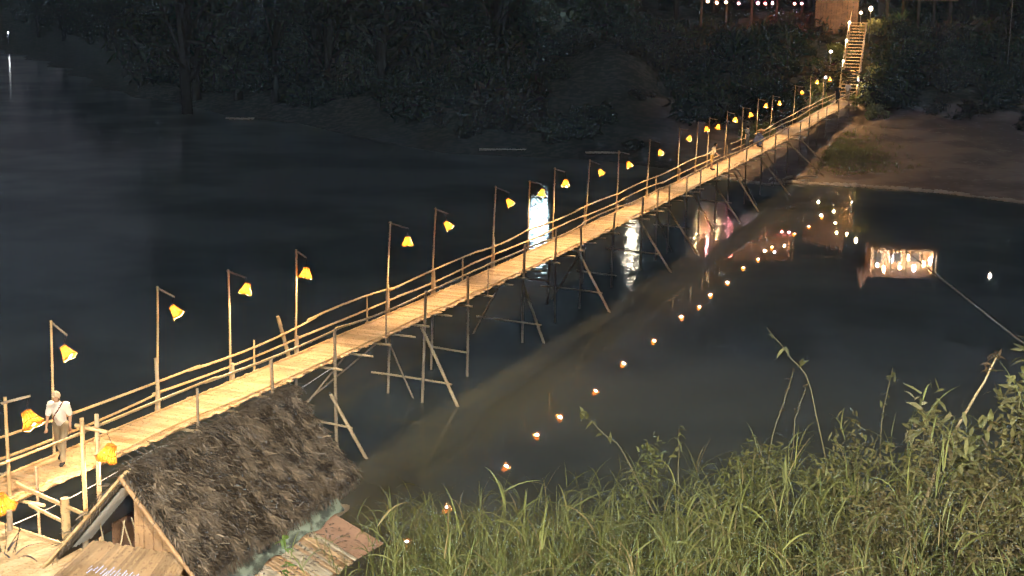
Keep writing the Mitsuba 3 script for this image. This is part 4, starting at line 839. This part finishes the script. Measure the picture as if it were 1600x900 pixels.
for q, (x, y, h, lab) in enumerate(((18.5, 161.5, 3.4, 'banana plant below the far restaurant, its left end'), (29.3, 159.5, 2.6, 'banana plant below the far restaurant, its right end'), (40.5, 158.0, 3.0, 'banana plant right of the top of the far stairs'), (22.8, 158.5, 2.6, 'small banana plant on the slope under the far restaurant'))): banana(x, y, h, lab, 300 + q)

# ---------------------------------------------------------------- far stairs
st = thing('wooden_stairs', 'lit wooden stairs climbing the far bank from the end of the bridge', 'stairs')
dS = STAIR_B - STAIR_A; hS = V(dS[0], dS[1], 0); hS /= np.linalg.norm(hS); sS = V(hS[1], -hS[0], 0)
NT = 24
for q in range(NT):
    c = STAIR_A + dS * ((q + .5) / NT)
    part(st, 'tread', box(c + V(0, 0, .02), (1.7, .40, .09), [sS, hS, (0, 0, 1)]), ('m_slat', 'm_slat_b')[q % 2])
for w_ in (-.8, .8):
    part(st, 'stringer', cane(STAIR_A + sS * w_ - V(0, 0, .15), STAIR_B + sS * w_ - V(0, 0, .12), .08, .002), 'm_post', 50)
    for q in range(0, NT, 4):
        c = STAIR_A + dS * (q / NT) + sS * w_
        part(st, 'post', cane(c - V(0, 0, 1.2), c + V(0, 0, 1.05), .05, .003), 'm_rail', 50)
part(st, 'handrail', cane(STAIR_A - sS * .8 + V(0, 0, .95), STAIR_B - sS * .8 + V(0, 0, 1.0), .05, .004), 'm_rail', 50)
part(st, 'handrail', cane(STAIR_A + sS * .8 + V(0, 0, .95), STAIR_A + dS * .62 + sS * .8 + V(0, 0, .95), .05, .004), 'm_rail', 50)
def globe(parent, p, r, rgb, power, w=.2, name='globe'):
    kk = key_of(f'{parent}__{name}'); L = power / (math.pi * r * r)
    scene[kk] = {'type': 'sphere', 'center': [float(x) for x in p], 'radius': float(r), 'bsdf': {'type': 'ref', 'id': 'm_bulb'}, 'emitter': emit(*rgb, L, w)}
for q, t in enumerate((.30, .56, .80)):
    p = STAIR_A + dS * t - sS * .82 + V(0, 0, 1.25)
    k = thing('stair_lamp', f'small warm lamp on the left handrail of the far stairs, {("lowest", "middle", "highest")[q]}', 'lamp')
    part(k, 'bracket', cane(p - V(0, 0, .35), p - V(0, 0, .02), .025, .002), 'm_metal'); globe(k, p + V(0, 0, .1), .10, (1, .56, .22), 34)
def lamp_on_pole(p, rgb, power, lab, r=.15, w=.2, arm=0.0):
    z = far_z(np.array([p[0]]), np.array([p[1]]))[0]; k = thing('street_lamp', lab, 'lamp')
    part(k, 'pole', tube([(p[0] + arm, p[1], z - .3), (p[0] + arm, p[1], p[2] - r)], .05, 8), 'm_metal', 60)
    part(k, 'cap', trimesh.creation.cylinder(r * .8, .05).apply_translation([p[0], p[1], p[2] + r + .04]), 'm_metal', 40)
    part(k, 'bracket', tube([(p[0] + arm, p[1], p[2] - r), (p[0], p[1], p[2] - r)] if arm else [(p[0], p[1], p[2] - r - .2), (p[0], p[1], p[2] - r + .01)], .04, 6), 'm_metal')
    globe(k, p, r, rgb, power, w)
lamp_on_pole((37.2, 157.6, 12.35), (1, .72, .36), 34, 'bright warm lamp right of the top of the far stairs', .2)
lamp_on_pole((36.5, 159.0, 11.9), (1, .60, .25), 14, 'smaller orange lamp left of the bright one at the top of the far stairs', .14)
lamp_on_pole((31.2, 147.8, 8.2), (1, .75, .40), 36, 'yellowish lamp in the bushes left of the far stairs', .12)
lamp_on_pole((29.6, 141.8, 6.0), (1, .75, .38), 30, 'low lamp in the bushes behind the last lantern pole', .11)
lamp_on_pole((51.5, 156.0, 15.7), (1, .85, .6), 22, 'lamp on the far bank, second from the right, mirrored in the water', .16)
lamp_on_pole((57.0, 155.0, 15.4), (.75, .95, 1.0), 22, 'cool white lamp on the far bank at the far right', .18)
lamp_on_pole((-103.6, 304.0, 3.0), (.9, .95, 1), 2.0, 'tiny white lamp on the distant bank at the left edge', .15)

p = STAIR_A + sS * .95 + hS * 1.2 + V(0, 0, 1.9)
k = thing('stair_lamp', 'bright lamp at the foot of the far stairs, on the right side', 'lamp')
part(k, 'bracket', cane(p - V(0, 0, 2.4), p - V(0, 0, .1), .035, .002), 'm_metal'); globe(k, p, .10, (1, .64, .30), 46)
# earth wall of planks behind the stair top
pw = thing('plank_fence', 'tall lit board fence above the top of the far stairs', 'fence')
for q in range(16):
    x = 32.3 + q * .29; z = far_z(np.array([x]), np.array([161.5]))[0]
    part(pw, 'board', box((x, 161.5 + .03 * (q % 2), z + 2.3 + .25 * math.sin(q * 2.3)), (.265, .04, 4.0)), 'm_board_dark')
for z_ in (.6, 2.4): part(pw, 'rail', box((34.5, 161.58 + .03, 12.5 + z_), (4.7, .06, .12)), 'm_post')

# riverside restaurant on top of the far bank (its lamps show in the water)
def house(name, cx, y0, w, dep, zf, hh, lab, cat, wall, roofmat, nlamp, lampf, posts=5, stilts=True):
    k = thing(name, lab, cat)
    part(k, 'floor', box((cx, y0 + dep / 2, zf - .1), (w, dep, .2)), 'm_post')
    part(k, 'wall', box((cx, y0 + dep - .1, zf + hh / 2), (w - .2, .15, hh)), wall)
    for s_ in (-1, 1): part(k, 'wall', box((cx + s_ * (w / 2 - .1), y0 + dep * .7, zf + hh / 2), (.12, dep * .55, hh)), wall)
    for q in range(posts):
        x = cx - w / 2 + .15 + q * (w - .3) / (posts - 1)
        part(k, 'post', box((x, y0 + .12, zf + hh / 2), (.16, .16, hh)), 'm_pale')
        if stilts: part(k, 'stilt', box((x, y0 + dep * .5, zf - 1.9), (.22, .22, 3.4)), 'm_bark')
    part(k, 'railing', box((cx, y0 + .06, zf + .95), (w - .2, .06, .08)), 'm_rail')
    for q in range(int(w / .35)): part(k, 'baluster', box((cx - w / 2 + .2 + q * .35, y0 + .06, zf + .45), (.05, .05, .9)), 'm_rail')
    e = .8; zr, ze = zf + hh + 2.0, zf + hh - .05
    for s_ in (-1, 1):
        ym, ye = y0 + dep / 2, y0 + dep / 2 + s_ * (dep / 2 + e)
        t = [V(cx - w / 2 - e, ym, zr), V(cx + w / 2 + e, ym, zr), V(cx + w / 2 + e, ye, ze), V(cx - w / 2 - e, ye, ze)]
        part(k, 'roof', hexbox(t + [q - V(0, 0, .12) for q in t]), roofmat)
    for q in range(3):
        x = cx + (q - 1) * w * .3
        wn = part(k, 'window', box((x, y0 + dep - .2, zf + 1.5), (1.1, .06, 1.2)), 'm_pale')
        part(wn, 'pane', box((x, y0 + dep - .24, zf + 1.5), (.96, .03, 1.06)), 'm_dark')
    for q in range(nlamp):
        x, dy, z, rgb, pw_, r = lampf(q)
        lp = thing('pendant_lamp', f'{rgb[1]} pendant lamp under the roof of the far {cat}, {ORD[q]} from the left', 'lamp')
        part(lp, 'cord', tube([(x, y0 + dy, zf + hh - .02), (x, y0 + dy, z + r)], .012, 4), 'm_cord'); globe(lp, (x, y0 + dy, z), r, rgb[0], pw_, .12)
    return k
rough('m_plaster', C(0.62, 0.54, 0.40), 0.8); rough('m_redwall', C(0.36, 0.12, 0.09), 0.7); rough('m_roof', C(0.10, 0.06, 0.045), 0.8)
RED, WARM, PINK, WHITE = ((1, .16, .12), 'red'), ((1, .66, .30), 'warm'), ((1, .35, .40), 'pink'), ((.95, .97, 1), 'white')
for q, (x, y, sc) in enumerate(((39.9, 156.6, 2.3), (42.2, 156.4, 1.7), (44.4, 156.3, 2.5), (46.6, 156.8, 2.0), (23.0, 162.6, 2.4), (26.5, 162.4, 2.0), (30.0, 162.0, 2.6))):
    k = thing('bush', ('bush under the guest house veranda, %s from the left' % ORD[q]) if q < 4 else ('bush under the front of the far restaurant, %s from the left' % ORD[q - 4]), 'bush')
    scene[k] = {**BP[q % 4], 'to_world': place(x, y, far_z(np.array([x]), np.array([y]))[0] - .2, sc, q * 50, sc * 1.25)}
house('restaurant', 26.2, 164.5, 11.5, 5.5, 13.3, 2.7, 'open restaurant with red and warm lamps on top of the far bank', 'restaurant', 'm_board_dark', 'm_roof', 9,
      lambda q: (21.0 + q * 1.28, .6 + (q % 3) * .9, (13.6, 14.9, 13.9, 15.2, 14.5, 13.7, 15.0, 15.3, 14.7)[q], (WARM, PINK, WARM, RED, WHITE, PINK, WARM, WHITE, WARM)[q], (10, 12, 16, 14, 16, 12, 20, 16, 20)[q], (.16, .15, .17, .2, .14, .16, .18, .14, .17)[q]))
house('guest_house', 43.0, 158.2, 7.0, 4.5, 13.5, 2.9, 'guest house with a brightly lit veranda on the far bank, right of the stairs', 'guest house', 'm_board', 'm_roof', 8,
      lambda q: (40.0 + q * .84 + .2 * (q % 3), .7 + (q % 3) * 1.0, (15.3, 15.9, 14.9, 15.6, 14.6, 15.9, 15.1, 14.8)[q], (WHITE, WARM, WHITE, WARM, WARM, WHITE, WARM, WHITE)[q], (46, 40, 56, 40, 50, 46, 60, 40)[q], (.2, .17, .24, .18, .22, .19, .26, .2)[q]))

for q, (x, z, c_, pw_) in enumerate(((20.9, 12.75, WARM, 14), (21.9, 12.62, ((1, .42, .14), 'orange'), 14), (22.9, 12.70, WARM, 10), (24.3, 12.6, PINK, 7), (26.4, 12.66, PINK, 12), (27.2, 12.62, RED, 12), (28.0, 12.7, PINK, 10), (30.4, 12.66, RED, 10), (31.2, 12.7, PINK, 9))):
    lp = thing('string_lamp', f'{c_[1]} lamp hanging under the floor edge of the far restaurant, {ORD[q]} from the left', 'lamp')
    part(lp, 'cord', tube([(x, 164.4, 13.2), (x, 164.4, z + .14)], .012, 4), 'm_cord'); globe(lp, (x, 164.4, z), .14, c_[0], pw_, .15)

# tall floodlights on masts behind the far bank, mirrored in the rippled water
def flood(base, p, d, sz, rgb, L, lab, w=.2, hood=0):
    k = thing('flood_lamp', lab, 'flood lamp'); d = V(*d) / np.linalg.norm(d)
    sx = np.cross(d, V(0, 0, 1)); sx /= np.linalg.norm(sx); sy = np.cross(sx, d); c = V(*p)
    part(k, 'mast', tube([base, c - d * .18 - V(0, 0, .1)], .09, 8), 'm_metal', 60)
    part(k, 'housing', box(c - d * .1, (sz[0] + .1, sz[1] + .1, .16), [sx, sy, d]), 'm_metal')
    q = np.array([c + sx * a * sz[0] / 2 + sy * b * sz[1] / 2 + d * .004 for a, b in ((-1, -1), (-1, 1), (1, 1), (1, -1))])
    if hood:
        h = V(d[0], d[1], 0); h /= np.linalg.norm(h); h = h * math.cos(hood) - V(0, 0, math.sin(hood)); hn = np.cross(sx, h)
        part(k, 'hood', box(c + V(0, 0, 0) + sy * sz[1] / 2 + h * .65 - d * .02, (sz[0] + .6, 1.4, .02), [sx, h, hn]), 'm_metal')
        for s_ in (-1, 1): part(k, 'hood', box(c + sx * s_ * (sz[0] / 2 + .29) + h * .5 - V(0, 0, .02), (.02, 1.1, .3), [sx, h, hn]), 'm_metal')
    kk = f'{k}__lens'; scene[kk] = {**ply(trimesh.Trimesh(q, [[0, 1, 2], [0, 2, 3]], process=False), 'm_bulb'), 'emitter': emit(*rgb, L, w)}
    return k
flood((3.3, 182.4, 11), (3.2, 182, 14.6), (0, -1, -.1), (2.0, 1.5), (.60, .90, 1.0), 70, 'cool white floodlight on a far mast, mirrored left of the bridge')
flood((14.3, 175.4, 11), (14.19, 175, 16.5), (0, -1, -.1), (1.3, 1.3), (1.0, .88, .66), 80, 'warm white floodlight on a far mast, mirrored under the bridge')
# the two flood lamps of the terrace on the near bank, behind the viewer: they light the reeds, the hut and the near posts
for q, (x, y) in enumerate(((-7.5, -5.0), (4.5, -6.0))):
    c = V(x, y, 18.5); d = V(-0.5 + q * 2, 24, 2) - c; A = .9 * .08
    flood((x, y - .2, 11.5), c, d, (.9, .08), (1.0, .91, .68), FLOOD_I / 2 / A, ('left', 'right')[q] + ' terrace flood lamp on a post behind the viewer', w=3.0, hood=math.radians(18.5))

# ---------------------------------------------------------------- night mist: one box of thin air round everything
labels['haze'] = {'label': 'thin night mist over the river', 'kind': 'stuff'}
scene['haze'] = {'type': 'cube', 'to_world': T().translate([0, 275, 46]).scale([960, 700, 51]), 'bsdf': {'type': 'null'}, 'interior': {'type': 'ref', 'id': 'air'}}
